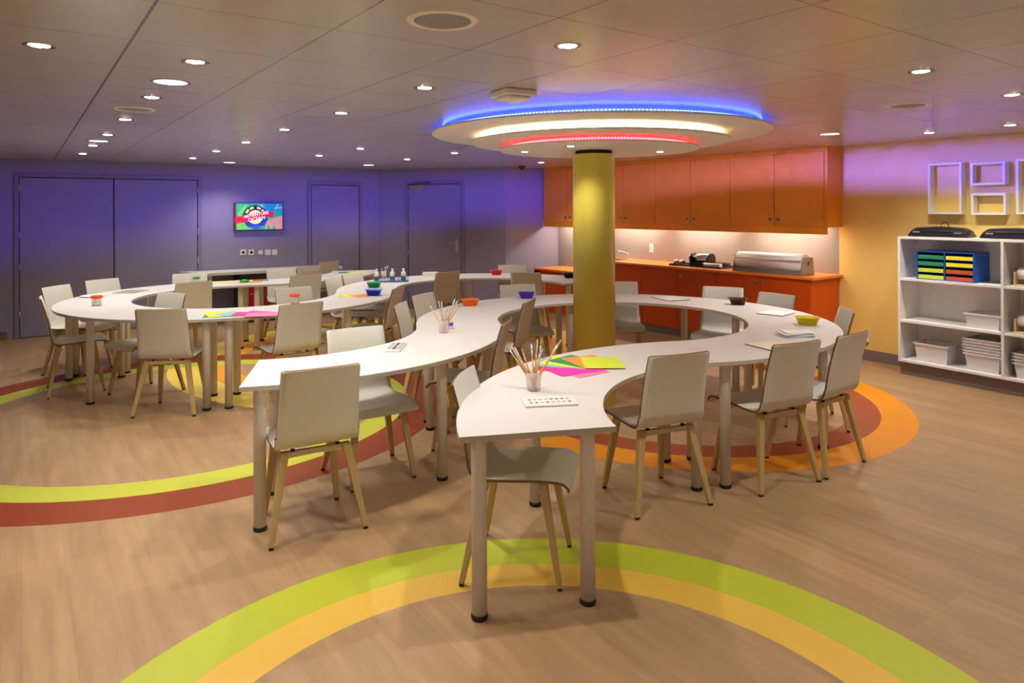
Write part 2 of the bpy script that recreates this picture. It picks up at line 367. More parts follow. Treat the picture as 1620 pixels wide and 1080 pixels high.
DL = [((62, 72), 'round downlight alone in the far left ceiling panel', 0, 1.),
      ((309, 98), 'bright round downlight beside the big round lamp, nearest of the left row', 0, .8),
      ((270, 130), 'wide round ceiling lamp between two small downlights in the left row', 1, .8),
      ((240, 154), 'small round downlight just beyond the nearest wide ceiling lamp', 0, 1.),
      ((198, 189), 'dim downlight just beyond the faint round speaker on the left', 0, .6),
      ((170, 213), 'dim downlight just before the distant wide lamp of the left row', 0, .6),
      ((156, 223), 'wide round ceiling lamp far down the left row above the left table ring', 1, 1.),
      ((147, 230), 'small bright downlight just beyond the far wide lamp of the left row', 0, .9),
      ((131, 243), 'last small downlight of the left row, before the double doors', 0, .6),
      ((450, 205), 'nearest downlight of the row ending above the double doors', 0, 1.),
      ((389, 225), 'second downlight of the diagonal row towards the double doors', 0, .8),
      ((342, 239), 'third downlight of the diagonal row towards the double doors', 0, .7),
      ((305, 250), 'downlight closest to the top corner of the double doors', 0, .7),
      ((363, 257), 'wide round ceiling lamp close above the wall screen', 1, 1.2),
      ((540, 179), 'bright downlight in mid ceiling to the left of the glowing disc', 0, 1.1),
      ((672, 139), 'bright downlight just left of the near rim of the glowing disc', 0, 1.2),
      ((898, 73), 'nearest downlight in front of the glowing disc, with a tilted lamp', 0, 1.2),
      ((505, 246), 'dim downlight above the grey door without a handle', 0, .7),
      ((570, 235), 'dim downlight between the disc and the grey door without a handle', 0, .8),
      ((583, 261), 'wide round ceiling lamp nearest to the rear wall corner', 1, 1.),
      ((644, 252), 'dim downlight in front of the door with the closer', 0, .6),
      ((719, 242), 'bright small downlight just beyond the left edge of the disc', 0, .9),
      ((1457, 113), 'nearest round downlight right of the glowing disc', 0, 1.1),
      ((1601, 150), 'downlight at the right edge above the white shelf unit', 0, .9),
      ((1598, 198), 'downlight close to the yellow wall above the box frames', 0, .9),
      ((1470, 210), 'small downlight close to the yellow wall left of the box frames', 0, .7),
      ((1313, 212), 'wide round ceiling lamp near the end of the orange wall cabinets', 1, 2.8),
      ((856, 257), 'small downlight at the far end of the orange wall cabinets', 0, .9)]
for (px, py), lab, big, pw in DL:
    p = W(px, py, CEIL); downlight(p, lab, .094 if big else .057, CEIL, pw, bool(big))
for (px, py), lab in [((830, 240), 'small downlight under the disc, left of the yellow column'), ((903, 231), 'small downlight under the disc, right before the yellow column'), ((1044, 240), 'small downlight under the disc, right of the yellow column')]:
    p = W(px, py, 2.075); downlight(p, lab, .042, 2.075, .45)
for i, (x, y, lab) in enumerate([(-3.6, 1.6, 'unseen downlight above the near left floor'), (-1.6, .9, 'unseen downlight behind the viewer on the left'), (.9, .9, 'unseen downlight behind the viewer in the middle'), (3.3, 1.4, 'unseen downlight above the near right floor'), (4.6, 3.4, 'unseen downlight above the floor in front of the shelf unit'), (-5.6, 4.6, 'unseen downlight above the floor at far left'), (-2.4, -1.2, 'added unseen downlight far behind the viewer on the left'), (.3, -1.3, 'added unseen downlight far behind the viewer in the middle'), (3., -1.1, 'added unseen downlight far behind the viewer on the right')]):
    downlight((x, y), lab, .057, CEIL, 2.6 if y < -1 else 1.2, False, 'unseen downlights added above the near floor')  # out of view, added to brighten the near floor, tables and chair backs
# speakers, sensor box, camera dome
for (px, py), lab in [((700, 33), 'round ceiling speaker nearest the viewer with a dark grille'), ((213, 173), 'faint round ceiling speaker in the left row of lamps'), ((1436, 167), 'round ceiling speaker on the right, towards the yellow wall')]:
    p = W(px, py, CEIL); t = thing('ceiling_speaker', lab, 'speaker', (p.x, p.y, CEIL), 0, 'round ceiling speakers')
    MB().lathe([(.100, -.002), (.104, -.004), (.122, -.003), (.126, 0)], 48).build('trim_ring', 'disc_paint', t)
    MB().lathe([(0, -.004), (.06, -.0035), (.100, -.002)], 48).build('grille', 'grille', t)
p = W(812, 160, 2.20); t = thing('smoke_detector', 'square stepped white detector box hanging before the blue rim of the disc', 'detector', (p.x, p.y, CEIL), .5)
MB().box(-.10, .10, -.10, .10, -.035, 0).build('housing', 'disc_paint', t, bevel=.01)
MB().box(-.075, .075, -.075, .075, -.055, -.035).build('cover', 'disc_paint', t, bevel=.01)
p = W(826, 264, 2.24); t = thing('security_camera', 'small dark dome camera under the ceiling at the left end of the orange wall cabinets', 'camera', (p.x, p.y, CEIL))
MB().lathe([(.055, 0), (.055, -.02), (.05, -.025), (0, -.025)], 24).build('base', 'black_plastic', t)
MB().lathe([(.045, -.025), (.04, -.045), (.025, -.06), (0, -.065)], 24).build('dome', 'black_plastic', t)

# ------------------------------------------------------------------ curved tables
RO, RI = 1.58, .955; TZ = .74; TT = .024
R1c = Vector((.84, 5.40)); R2c = Vector((-2.77, 6.98)); th1 = math.radians(11.5); th2 = math.radians(15.5); DD = 2.536
pol = lambda a: Vector((math.cos(a), math.sin(a)))
def make_table():
    r = thing('curved_table', 'x', 'table')
    n = 36; poly = [pol(PI / 2 * i / n) * RO for i in range(n + 1)] + [pol(PI / 2 * i / n) * RI for i in range(n, -1, -1)]
    k = .0015
    MB().prism(poly, TZ - TT, TZ, 0, 1).build('tabletop', ['table', 'table_edge'], r, bevel=.0015)
    for ang, rr in [(.055, RO - .085), (PI / 2 - .055, RO - .085), (.09, RI + .095), (PI / 2 - .09, RI + .095), (PI / 4, RO - .11)]:
        q = pol(ang) * rr
        l = MB().lathe([(.0, .02), (.0305, .02), (.0305, TZ - TT - .006)], 24).build('leg', 'leg_paint', r, loc=(q.x, q.y, 0))
        MB().lathe([(0, 0), (.031, 0), (.0335, .006), (.0335, .018), (.030, .022)], 24).build('foot_cap', 'black_rubber', l)
        MB().lathe([(0, TZ - TT - .006), (.043, TZ - TT - .006), (.043, TZ - TT - .0002)], 20).build('mounting_plate', 'dark_metal', l)
    return r
TAB = []
A0 = th1 + PI / 2
TAB.append((R1c + pol(th1 - PI / 2) * DD, th1 + PI / 2, 'white quarter-ring table at the near right end, holding the brush cup and coloured paper fan'))
TAB.append((R1c, th1 - PI / 2, 'white quarter-ring table at the near right of the column ring, with the yellow tub'))
TAB.append((R1c, th1, 'white quarter-ring table at the far right of the column ring, with the brown tub'))
TAB.append((R1c, th1 + PI / 2, 'white quarter-ring table at the far left of the column ring, with indigo and orange tubs'))
TAB.append((R1c + pol(th1 + PI) * DD, th1 - PI / 2, 'white quarter-ring table at the near left end, with the small paint set near its edge'))
TAB.append((R2c, th2 - PI / 2, 'white quarter-ring table nearest in the left ring, with pink and yellow paper'))
TAB.append((R2c, th2 + PI, 'white quarter-ring table at the left end of the left ring, with the orange-lidded jar'))
TAB.append((R2c, th2 + PI / 2, 'white quarter-ring table at the far side of the left ring, with lime paper'))
TAB.append((R2c + pol(th2 + PI / 2) * DD, th2 - PI / 2, 'white quarter-ring table farthest back at left, with yellow and green paper on its end'))
TAB.append((R2c + pol(th2) * DD, th2 + PI / 2, 'white quarter-ring table in the middle distance holding the bottle rack and blue tub'))
TAB.append((R2c + pol(th2) * DD, th2, 'white quarter-ring table farthest back behind the column, with red and black tubs'))
T0 = make_table()
for i, (c, rot, lab) in enumerate(TAB):
    t = T0 if i == 0 else copy_tree(T0)
    t.location = (c.x, c.y, 0); t.rotation_euler = (0, 0, rot); t['label'] = lab; t['group'] = 'white quarter-ring tables joined into curving rows'

# ------------------------------------------------------------------ chairs
def make_chair():
    r = thing('chair', 'x', 'chair')
    seatp = [(.236, .414), (.231, .428), (.218, .440), (.195, .447), (.15, .449), (.08, .447), (0, .442), (-.08, .437), (-.125, .437), (-.152, .442), (-.173, .453), (-.187, .470), (-.195, .49), (-.200, .51)]
    backp = [(-.200, .51), (-.205, .54), (-.213, .60), (-.226, .67), (-.243, .74), (-.262, .805), (-.269, .830), (-.2712, .8355), (-.2722, .8392), (-.273, .841)]
    TH = .012
    def half(i, z, back):
        if not back: return .200 + (.004 if z > .44 else 0)
        w_ = .198 - (z - .51) / .33 * .010
        if z > .8405: w_ -= .012
        elif z > .837: w_ -= .004
        elif z > .833: w_ -= .001
        return w_
    def sheet(prof, back):
        m = MB(); nx = 12; top = []; bot = []
        for i, (y, z) in enumerate(prof):
            a = prof[max(i - 1, 0)]; c = prof[min(i + 1, len(prof) - 1)]
            t = Vector((c[0] - a[0], c[1] - a[1])).normalized(); nn = Vector((t.y, -t.x))   # towards the sitter / up
            h = half(i, z, back); rt = []; rb = []
            for j in range(nx + 1):
                u = -1 + 2 * j / nx
                bow = .016 * (1 - u * u) * min(1, max(0, (z - .44) / .25)) if (back or y < -.15) else 0
                dip = .006 * (1 - u * u) if not back and y > -.15 else 0
                rt.append((u * h, y - bow, z - dip)); rb.append((u * h, y - bow - nn.x * -TH * -1 if False else y - bow - (-nn.x) * TH, z - dip - (-nn.y) * TH))
            top.append(rt); bot.append(rb)
        nr = len(prof); W1 = nx + 1
        m.v = [p for row in top for p in row] + [p for row in bot for p in row]; K = nr * W1
        for i in range(nr - 1):
            for j in range(nx):
                a = i * W1 + j
                m.f.append([a, a + W1, a + W1 + 1, a + 1]); m.m.append(0); m.sm.append(True)
                m.f.append([K + a, K + a + 1, K + a + W1 + 1, K + a + W1]); m.m.append(0); m.sm.append(True)
        for i in range(nr - 1):
            for a, rev in ((i * W1, 0), (i * W1 + nx, 1)):
                q = [a, K + a, K + a + W1, a + W1]; m.f.append(q[::-1] if rev else q); m.m.append(1); m.sm.append(False)
        for i0, rev in ((0, 0), ((nr - 1) * W1, 1)):
            if (back and i0 == 0) or (not back and i0): continue
            for j in range(nx):
                q = [i0 + j, i0 + j + 1, K + i0 + j + 1, K + i0 + j]; m.f.append(q[::-1] if rev else q); m.m.append(1); m.sm.append(False)
        return m
    sheet(seatp, False).build('seat', ['shell', 'ply'], r); sheet(backp, True).build('backrest', ['shell', 'ply'], r)
    def bar(p0, p1, w0, d0, w1, d1):   # tapered rectangular leg
        p0 = Vector(p0); p1 = Vector(p1); vs = []
        for p, a, b in ((p0, w0, d0), (p1, w1, d1)):
            vs += [p + Vector((sx * a / 2, sy * b / 2, 0)) for sx, sy in ((-1, -1), (1, -1), (1, 1), (-1, 1))]
        return MB().add(vs, [(0, 1, 2, 3), (7, 6, 5, 4), (0, 4, 5, 1), (1, 5, 6, 2), (2, 6, 7, 3), (3, 7, 4, 0)])
    for sx in (-1, 1):
        for top, foot in (((sx * .150, -.135, .424), (sx * .228, -.215, .012)), ((sx * .145, .125, .430), (sx * .19, .20, .012))):
            l = bar(top, foot, .043, .034, .028, .024).build('leg', 'birch', r, bevel=.004)
            f = Vector(foot); MB().box(-.010, .010, -.009, .009, 0, .012, 0, Matrix.Translation((f.x, f.y, 0))).build('foot_cap', 'black_rubber', l)
    for y, z in ((-.130, .406), (.122, .413)):
        bar((-.165, y, z + .012), (-.165, y, z - .012), .001, .030, .001, .026)
        m = MB(); pts = [(-.163, -.018), (-.12, -.004), (0, .004), (.12, -.004), (.163, -.018)]
        for i in range(len(pts) - 1):
            (x0, a), (x1, b) = pts[i], pts[i + 1]; vs = []
            for x, dz in ((x0, a), (x1, b)):
                vs += [(x, y - .014, z + .014), (x, y + .014, z + .014), (x, y + .014, z - .012 + dz * .6), (x, y - .014, z - .012 + dz * .6)]
            m.add(vs, [(0, 1, 5, 4), (1, 2, 6, 5), (2, 3, 7, 6), (3, 0, 4, 7), (0, 3, 2, 1), (4, 5, 6, 7)])
        m.build('cross_rail', 'birch_pale', r)
    m = MB()
    for sx in (-1, 1):
        for y, z in ((-.13, .419), (.12, .428)): m.tube([(sx * .11, y, z - .006), (sx * .11, y, z + .010)], .011, 10)
    m.build('rubber_spacer', 'black_rubber', r)
    return r
def from_feet(a, b, flip=False):      # rear feet seen at pixels a (left) and b (right)
    A = W(*a, 0); B = W(*b, 0); m = (A + B) / 2; d = (B - A).normalized(); f = Vector((-d.y, d.x))
    if flip: f = -f
    return m + f * .215, f
def from_top(px, py, fx, fy):
    f = Vector((fx, fy)).normalized(); return W(px, py, .84) + f * .272, f
N = Vector
CH = [
 (from_feet((428, 870), (579, 835)), 'white plywood chair with its back to us at the near left table end', 'near'),
 ((N((-.86, 4.18)), N((.547, -.837)).normalized()), 'white plywood chair facing us behind the near left table, under the paint set', 'near'),
 (from_top(478, 480.5, -.67, .74), 'white plywood chair between the two table rows, its broad back hiding the left ring edge', 'left'),
 (from_feet((210, 661), (307, 658)), 'white plywood chair with its back to us in front of the left ring', 'left'),
 ((N((-3.24, 6.07)), N((-.47, -.88)).normalized()), 'white plywood chair inside the left ring facing the orange-lidded jar end', 'left'),
 (from_top(308, 446.5, -.7, .7), 'white plywood chair inside the left ring, back turned, facing its far side', 'left'),
 ((N((-3.90, 6.17)), N((.83, .56)).normalized()), 'white plywood chair seen edge-on at the left tip of the left ring, nearest there', 'left'),
 (from_top(87, 453, .995, -.1), 'white plywood chair just beyond the edge-on one at the left tip of the ring', 'left'),
 (from_top(160.5, 442.5, .9, -.45), 'white plywood chair before the double doors, beyond the dark grey sheet', 'left'),
 (from_top(300.5, 433, .42, -.9), 'white plywood chair with a green clip on its backrest, beyond the left ring', 'left'),
 (from_top(445.5, 426, .6, -.8), 'white plywood chair facing right between the left ring and the wall counter', 'far'),
 (from_top(485, 435, -.64, .77), 'white plywood chair with back turned, just right of the left ring centre', 'far'),
 (from_top(463.5, 455.5, .7, -.7), 'white plywood chair inside the left ring behind the second orange-lidded jar', 'left'),
 (from_top(525, 440, .95, -.22), 'white plywood chair facing right towards the green and blue tubs', 'far'),
 (from_top(556, 432.5, .9, -.4), 'white plywood chair half hidden by the table edge left of the bottle rack', 'far'),
 (from_top(521, 413.5, -.8, .6), 'white plywood chair farthest back, standing highest in the photo before the rear wall', 'far'),
 (from_top(489.5, 421.5, -.8, .55), 'white plywood chair before the wall counter, left of the farthest one', 'far'),
 (from_top(632, 455, -.99, .15), 'white plywood chair seen edge-on right of the blue tub, facing left', 'far'),
 (from_top(632, 481, .99, -.1), 'white plywood chair facing right at the left end of the column ring', 'mid'),
 (from_top(710, 430, -.7, .7), 'white plywood chair with grey-looking back turned to us before the door with the closer', 'far'),
 (from_top(676, 466, .92, -.4), 'white plywood chair behind the distant cup of brushes, beside the orange tub', 'mid'),
 (from_top(818, 450.5, .3, -.95), 'white plywood chair facing us just behind the indigo tub', 'mid'),
 (from_top(831, 432, .3, .95), 'white plywood chair with back turned, in the far ring below the red tub', 'far'),
 (from_top(810, 421, .1, -1), 'white plywood chair behind the red tub by the low orange counter', 'far'),
 (from_top(839, 476, -.95, .3), 'white plywood chair inside the column ring at left, facing left', 'mid'),
 ((N((-.30, 4.72)), N((-.985, .17)).normalized()), 'white plywood chair nearly edge-on in the gap between the two near tables', 'near'),
 (from_feet((738, 925), (776, 847), True), 'white plywood chair pushed under the near right table from its left side', 'near'),
 (from_feet((1009, 821), (1123, 799)), 'white plywood chair with back turned at the near right table, nearest of the right row', 'right'),
 (from_feet((1204, 785), (1295.6, 762)), 'white plywood chair with back turned, middle of the three at the right of the ring', 'right'),
 (from_feet((1307.6, 758), (1366.6, 730.6)), 'white plywood chair with back turned, rightmost of the three in the right row', 'right'),
 (from_top(1341, 490, -.98, .2), 'white plywood chair at the right end of the ring against the yellow wall', 'right'),
 (from_top(1230, 465, -.85, -.52), 'white plywood chair facing the ring before the end of the orange base cabinets', 'right'),
 (from_top(1144, 454.5, -.45, -.89), 'white plywood chair facing us behind the brown tub', 'right'),
 (from_top(979, 446, -.05, -1), 'white plywood chair facing us right beside the yellow column', 'right'),
]
NUDGE = {10: (-.04, .09), 20: (-.05, .02), 23: (0, .15)}
ch0 = make_chair()
for i, ((p, f), lab, g) in enumerate(CH):
    if 'from its left side' in lab: f = Vector((.98, -.19)).normalized(); p = Vector((.034, 3.115))
    if i in NUDGE: p = p + N(NUDGE[i])
    t = ch0 if i == 0 else copy_tree(ch0)
    t.location = (p.x, p.y, 0); t.rotation_euler = (0, 0, head(f.x, f.y)); t['label'] = lab; t['group'] = 'white plywood chairs around the curved tables'
    if 'green clip' in lab:
        q = Vector((p.x, p.y, 0)) + Matrix.Rotation(head(f.x, f.y), 3, 'Z') @ Vector((-.07, -.243, .795))
        c = MB().lathe([(0, -.012), (.035, -.008), (.045, 0), (.035, .008), (0, .012)], 20).build('clip', 'clip_green', loc=q, rz=head(f.x, f.y))
        c.scale = (1, .25, 1); tag(c, 'small flat green clip stuck on the backrest of a chair beyond the left ring', 'clip')

# ------------------------------------------------------------------ things on the tables
def tub(px, py, m, label, rz=0., s=1.):
    p = W(px, py); t = thing('tub', label, 'tub', (p.x, p.y, TZ), rz, 'coloured plastic tubs on the tables')
    def rr(hw, hd, rad, z, n=5):
        o = []
        for cx, cy, a in ((hw - rad, hd - rad, 0), (-hw + rad, hd - rad, PI / 2), (-hw + rad, -hd + rad, PI), (hw - rad, -hd + rad, 1.5 * PI)):
            o += [(cx + rad * math.cos(a + PI / 2 * i / n), cy + rad * math.sin(a + PI / 2 * i / n), z) for i in range(n + 1)]
        return o
    rings = [rr(.052 * s, .040 * s, .015, .0), rr(.055 * s, .043 * s, .018, .001), rr(.072 * s, .058 * s, .022, .052), rr(.080 * s, .066 * s, .024, .054), rr(.080 * s, .066 * s, .024, .057), rr(.070 * s, .056 * s, .020, .056), rr(.053 * s, .041 * s, .016, .004)]
    b = MB(); n = len(rings[0])
    for k_, rg in enumerate(rings): b.v += rg
    for k_ in range(len(rings) - 1):
        for j in range(n): b.f.append([k_ * n + j, k_ * n + (j + 1) % n, (k_ + 1) * n + (j + 1) % n, (k_ + 1) * n + j]); b.m.append(0); b.sm.append(True)
    b.f.append(list(range(n))[::-1]); b.m.append(0); b.sm.append(False)
    b.f.append([(len(rings) - 1) * n + j for j in range(n)]); b.m.append(0); b.sm.append(False)
    b.build('basin', m, t); return t
tub(743.5, 483, 'tub_orange', 'orange rectangular tub behind the cup of brushes', .3)
tub(833, 471.5, 'tub_indigo', 'indigo tub at the far left of the column ring', .0)
tub(592, 454.5, 'tub_green', 'dark green tub directly behind the blue tub', .0)
tub(591.5, 467, 'tub_blue', 'royal blue tub standing in front of the green one', .0)
tub(785.5, 434.5, 'tub_red', 'red tub on the farthest table row', .1)
tub(902, 439, 'tub_black', 'black tub half hidden behind the left side of the column', .0, 1.2)
tub(1167, 481.5, 'tub_brown', 'dark brown tub on the far right of the column ring', -.2)
tub(1277, 513, 'tub_yellow', 'yellow tub near the right end of the column ring', -.2, 1.05)

def jar(px, py, label):
    p = W(px, py); t = thing('jar', label, 'jar', (p.x, p.y, TZ), 0, 'clear jars with orange lids')
    MB().lathe([(0, 0), (.036, 0), (.040, .006), (.041, .068), (.040, .070), (.038, .068), (.037, .006), (0, .004)], 28).build('jar_body', 'clear', t)
    MB().lathe([(.046, .066), (.048, .070), (.047, .088), (.042, .092), (0, .092)], 28).build('lid', 'lid_orange', t)
jar(153, 483, 'clear jar with an orange lid at the left end of the left ring'); jar(466, 480, 'clear jar with an orange lid behind the broad chair back, near side of left ring')

def brush_cup(px, py, tips, labels, clab, rz=0):
    p = W(px, py); t = thing('brush_cup', clab, 'cup', (p.x, p.y, TZ), rz, 'clear cups full of paintbrushes')
    MB().lathe([(0, 0), (.030, 0), (.032, .003), (.0385, .088), (.037, .088), (.0305, .005), (0, .004)], 32).build('cup_wall', 'clear', t)
    for i, (tx, ty, L) in enumerate(tips):
        # tip lies above the cup in the plane through the cup, facing the viewer; the foot sits inside on the far side
        zt = TZ + L; lean = (tx - px) / FPX * p.y
        foot = Vector((p.x - lean * .12 + random.uniform(-.006, .006), p.y + random.uniform(-.012, .012), TZ + .006))
        tip = Vector((p.x + lean, p.y + ty, zt)); d = tip - foot; ln = d.length; d.normalize()
        # keep the shaft inside the rim
        b = thing('paintbrush', labels[i], 'paintbrush', foot, 0, 'paintbrushes in ' + ('the near cup' if 'near right' in clab else 'the farther cups'))
        MB().tube([(0, 0, 0), d * (ln * .35), d * (ln * .70)], [.0028, .0046, .0036], 8).build('handle', 'brush_wood', b)
        MB().tube([d * (ln * .70), d * (ln * .86)], [.0038, .0042], 8).build('ferrule', 'pale_metal', b)
        MB().tube([d * (ln * .86), d * (ln * .93), d * ln], [.0042, .0048, .001], 8).build('bristles', 'white_plastic' if i % 3 else 'brush_wood', b)
t1 = [(800, .02, .215), (808, -.02, .220), (814, .03, .20), (825, -.02, .205), (841, .02, .215), (851, .0, .245), (858, .02, .240), (858, -.03, .205), (886, .02, .225), (889, -.01, .245)]
l1 = ['paintbrush leaning farthest left in the near cup', 'paintbrush second from the left in the near cup', 'paintbrush third from the left in the near cup', 'shorter paintbrush leaning slightly left in the near cup',
      'upright pale-tipped paintbrush left of centre in the near cup', 'tallest upright paintbrush in the near cup', 'tall upright paintbrush just right of the tallest in the near cup', 'short white-tipped paintbrush right of centre in the near cup',
      'paintbrush leaning right, lower of the two in the near cup', 'paintbrush leaning farthest right and highest in the near cup']
brush_cup(844.5, 617, t1, l1, 'clear cup full of paintbrushes on the near right table')
t2 = [(676, .02, .215), (694, -.01, .225), (698, .02, .215), (708, .0, .165), (720, .02, .235), (725, -.02, .230), (729, .02, .205)]
l2 = ['paintbrush leaning farthest left in the cup beside the orange tub', 'upright paintbrush left of centre in the cup beside the orange tub', 'second upright paintbrush in the cup beside the orange tub', 'shortest paintbrush in the cup beside the orange tub',
      'highest paintbrush leaning right in the cup beside the orange tub', 'middle one of the right-leaning brushes in the cup beside the orange tub', 'paintbrush leaning farthest right in the cup beside the orange tub']
brush_cup(702, 526, t2, l2, 'clear cup of paintbrushes on the middle table beside the orange tub')
brush_cup(607, 440, [(603, 0, .13), (610, .01, .15), (614, 0, .16)], ['paintbrush at the left of the distant cup behind the bottle rack', 'paintbrush in the middle of the distant cup behind the bottle rack', 'paintbrush leaning right in the distant cup behind the bottle rack'], 'clear cup of brushes in the far distance behind the bottle rack')
p = W(713, 520); t = thing('paint_pot', 'small white pot with a purple cap beside the middle brush cup', 'pot', (p.x, p.y, TZ))
MB().lathe([(0, 0), (.018, 0), (.018, .024), (.014, .027)], 20).build('pot_body', 'white_plastic', t); MB().lathe([(.019, .024), (.019, .044), (0, .045)], 20).build('cap', 'purple', t)

def sheet(c, ang, m, label, group, z, w_=.216, h=.279, pivot=(0, 0), th=.0007, name='paper_sheet', cat='paper'):
    b = MB().box(-pivot[0], w_ - pivot[0], -pivot[1], h - pivot[1], 0, th)
    return tag(b.build(name, m, loc=(c[0], c[1], z), rz=math.radians(ang)), label, cat, group)
g = 'fanned coloured paper on the near right table'
pv = W(925.7, 584.5)
seq = [('paper_red', 88, 'red', -.05), ('paper_pink', 0, 'pink', 0), ('paper_magenta', 0, 'magenta', 0), ('paper_sky', 74, 'light blue', 0), ('paper_yellow', 61, 'yellow', 0), ('paper_green', 45, 'dark green', 0), ('paper_orange', 24, 'orange', 0), ('paper_lime', 0, 'lime green', 0)]
for i, (m_, a, nm, dx) in enumerate(seq):
    z = TZ + .0005 + i * .0009
    if nm == 'pink': q = W(923.6, 598); sheet((q.x - .02, q.y, ), 36, m_, 'pink sheet of paper nearest the viewer in the near fan', g, z)
    elif nm == 'magenta': q = W(889, 596); sheet((q.x, q.y), 27, m_, 'magenta sheet of paper in the near fan, over the pink one', g, z, .279, .2)
    elif nm == 'red': sheet((pv.x - .17, pv.y - .04), 78, m_, 'red sheet peeking out beside the brushes in the near fan', g, z, .15, .10)
    else: sheet(pv, a, m_, nm + ' sheet of paper in the near fan' + (', lying on top' if a == 0 else ''), g, z)
# watercolour sets
def paint_set(pa, pb, pc, label, m, n, cols, hh=.009):
    A, B, Cc = W(*pa), W(*pb), W(*pc); x = (B - A); L = x.length; ang = math.atan2(x.y, x.x); D = (Cc - A).length
    t = thing('paint_set', label, 'paint set', (A.x, A.y, TZ), ang, 'open watercolour sets')
    MB().box(0, L, 0, D, 0, hh).build('case', m, t, bevel=.003)
    for r_ in range(2):
        for i in range(n):
            c = cols[(i + r_ * 3) % len(cols)]; x0 = L * (.08 + .84 * (i + .5) / n); y0 = D * (.33 + .36 * r_)
            if n == 3: MB().box(L * (i + .12) / 3, L * (i + .88) / 3, D * (.08 + .45 * r_), D * (.47 + .45 * r_), hh - .001, hh + .001).build('paint_pan', c, t); continue
            o = MB().lathe([(min(L / n, D) * .30, hh - .0002), (min(L / n, D) * .26, hh + .0008), (0, hh + .0006)], 14).build('paint_pan', c, t, loc=(x0, y0, 0))
M['pan_dark'] = mat('pan_dark', (.10, .09, .12), .6); M['pan_rose'] = mat('pan_rose', (.62, .25, .25), .6); M['pan_grey'] = mat('pan_grey', (.35, .34, .37), .6)
paint_set((832, 645.5), (916, 641.5), (837, 632), 'open white watercolour set with two rows of pans on the near right table', 'white_plastic', 8, ['pan_dark', 'pan_dark', 'pan_grey', 'pan_dark', 'pan_rose', 'pan_rose', 'pan_rose', 'pan_dark'])
paint_set((609, 557), (633, 557), (621, 544.5), 'small paint set with grey-violet pans on the near left table', 'white_plastic', 3, ['pan_grey', 'pan_dark', 'pan_grey'], .014)
# boards and papers on the column ring
def quad_sheet(pts, m, label, cat='paper', name='paper_sheet', th=.0008, z=TZ + .0003, group=None, edge=None):
    P_ = [W(*q) for q in pts]; c = sum(P_, Vector((0, 0))) / len(P_)
    # a true rectangle fitted to the seen corners
    x = ((P_[1] - P_[0]) + (P_[2] - P_[3])) / 2; a = math.atan2(x.y, x.x)
    wd = x.length; hd = (((P_[3] - P_[0]) + (P_[2] - P_[1])) / 2).length
    b = MB().box(-wd / 2, wd / 2, -hd / 2, hd / 2, 0, th, 0)
    if edge: b.m = [1 if i not in (1,) else 0 for i in range(len(b.m))]
    return tag(b.build(name, [m, edge] if edge else m, loc=(c.x, c.y, z), rz=a), label, cat, group)
quad_sheet([(1033, 471), (1060.5, 477), (1088, 474.2), (1061, 468)], 'paper_white', 'white dark-edged board on the far side of the column ring, left of the brown tub', 'board', 'drawing_board', .006, edge='dark_metal')
quad_sheet([(1196, 496.3), (1237, 500.5), (1258, 495.5), (1217, 491)], 'paper_white', 'white dark-edged board between the brown and the yellow tub', 'board', 'drawing_board', .006, edge='dark_metal')
quad_sheet([(1175, 544), (1222, 556), (1262, 549), (1226, 541)], 'paper_cream', 'pale dark-edged board half hidden behind a chair at the right of the ring', 'board', 'drawing_board', .006, edge='dark_metal')
for i, (dx, dy, a, s_) in enumerate([(0, 0, 5, 1.), (.012, .006, -6, .97), (-.006, -.008, 12, .93), (.02, -.004, 2, .9)]):
    q = W(1257, 531); b = MB()
    n_ = 10; vs = []
    for iy in range(n_ + 1):
        for ix in range(n_ + 1):
            x = (ix / n_ - .5) * .22 * s_; y = (iy / n_ - .5) * .14 * s_; vs.append((x, y, .003 * math.sin(x * 30 + i) * math.sin(y * 40 + i * 2) + .004))
    k0 = len(vs); vs += [(v[0], v[1], v[2] - .004) for v in vs]
    fs = []
    for iy in range(n_):
        for ix in range(n_): a_ = iy * (n_ + 1) + ix; fs += [[a_, a_ + 1, a_ + n_ + 2, a_ + n_ + 1], [k0 + a_ + n_ + 1, k0 + a_ + n_ + 2, k0 + a_ + 1, k0 + a_]]
    for j in range(n_):
        e = j; fs.append([e + 1, e, k0 + e, k0 + e + 1]); e = n_ * (n_ + 1) + j; fs.append([e, e + 1, k0 + e + 1, k0 + e])
        e = j * (n_ + 1); fs.append([e, e + n_ + 1, k0 + e + n_ + 1, k0 + e]); e = j * (n_ + 1) + n_; fs.append([e + n_ + 1, e, k0 + e, k0 + e + n_ + 1])
    b.add(vs, fs, 0, True); tag(b.build('folded_cloth', 'paper_white', loc=(q.x + dx, q.y + dy, TZ + .003 + i * .0075), rz=math.radians(a)), ['lowest', 'second lowest', 'second highest', 'topmost'][i] + ' white folded cloth of the rumpled pile in front of the yellow tub', 'cloth', 'pile of white cloths')
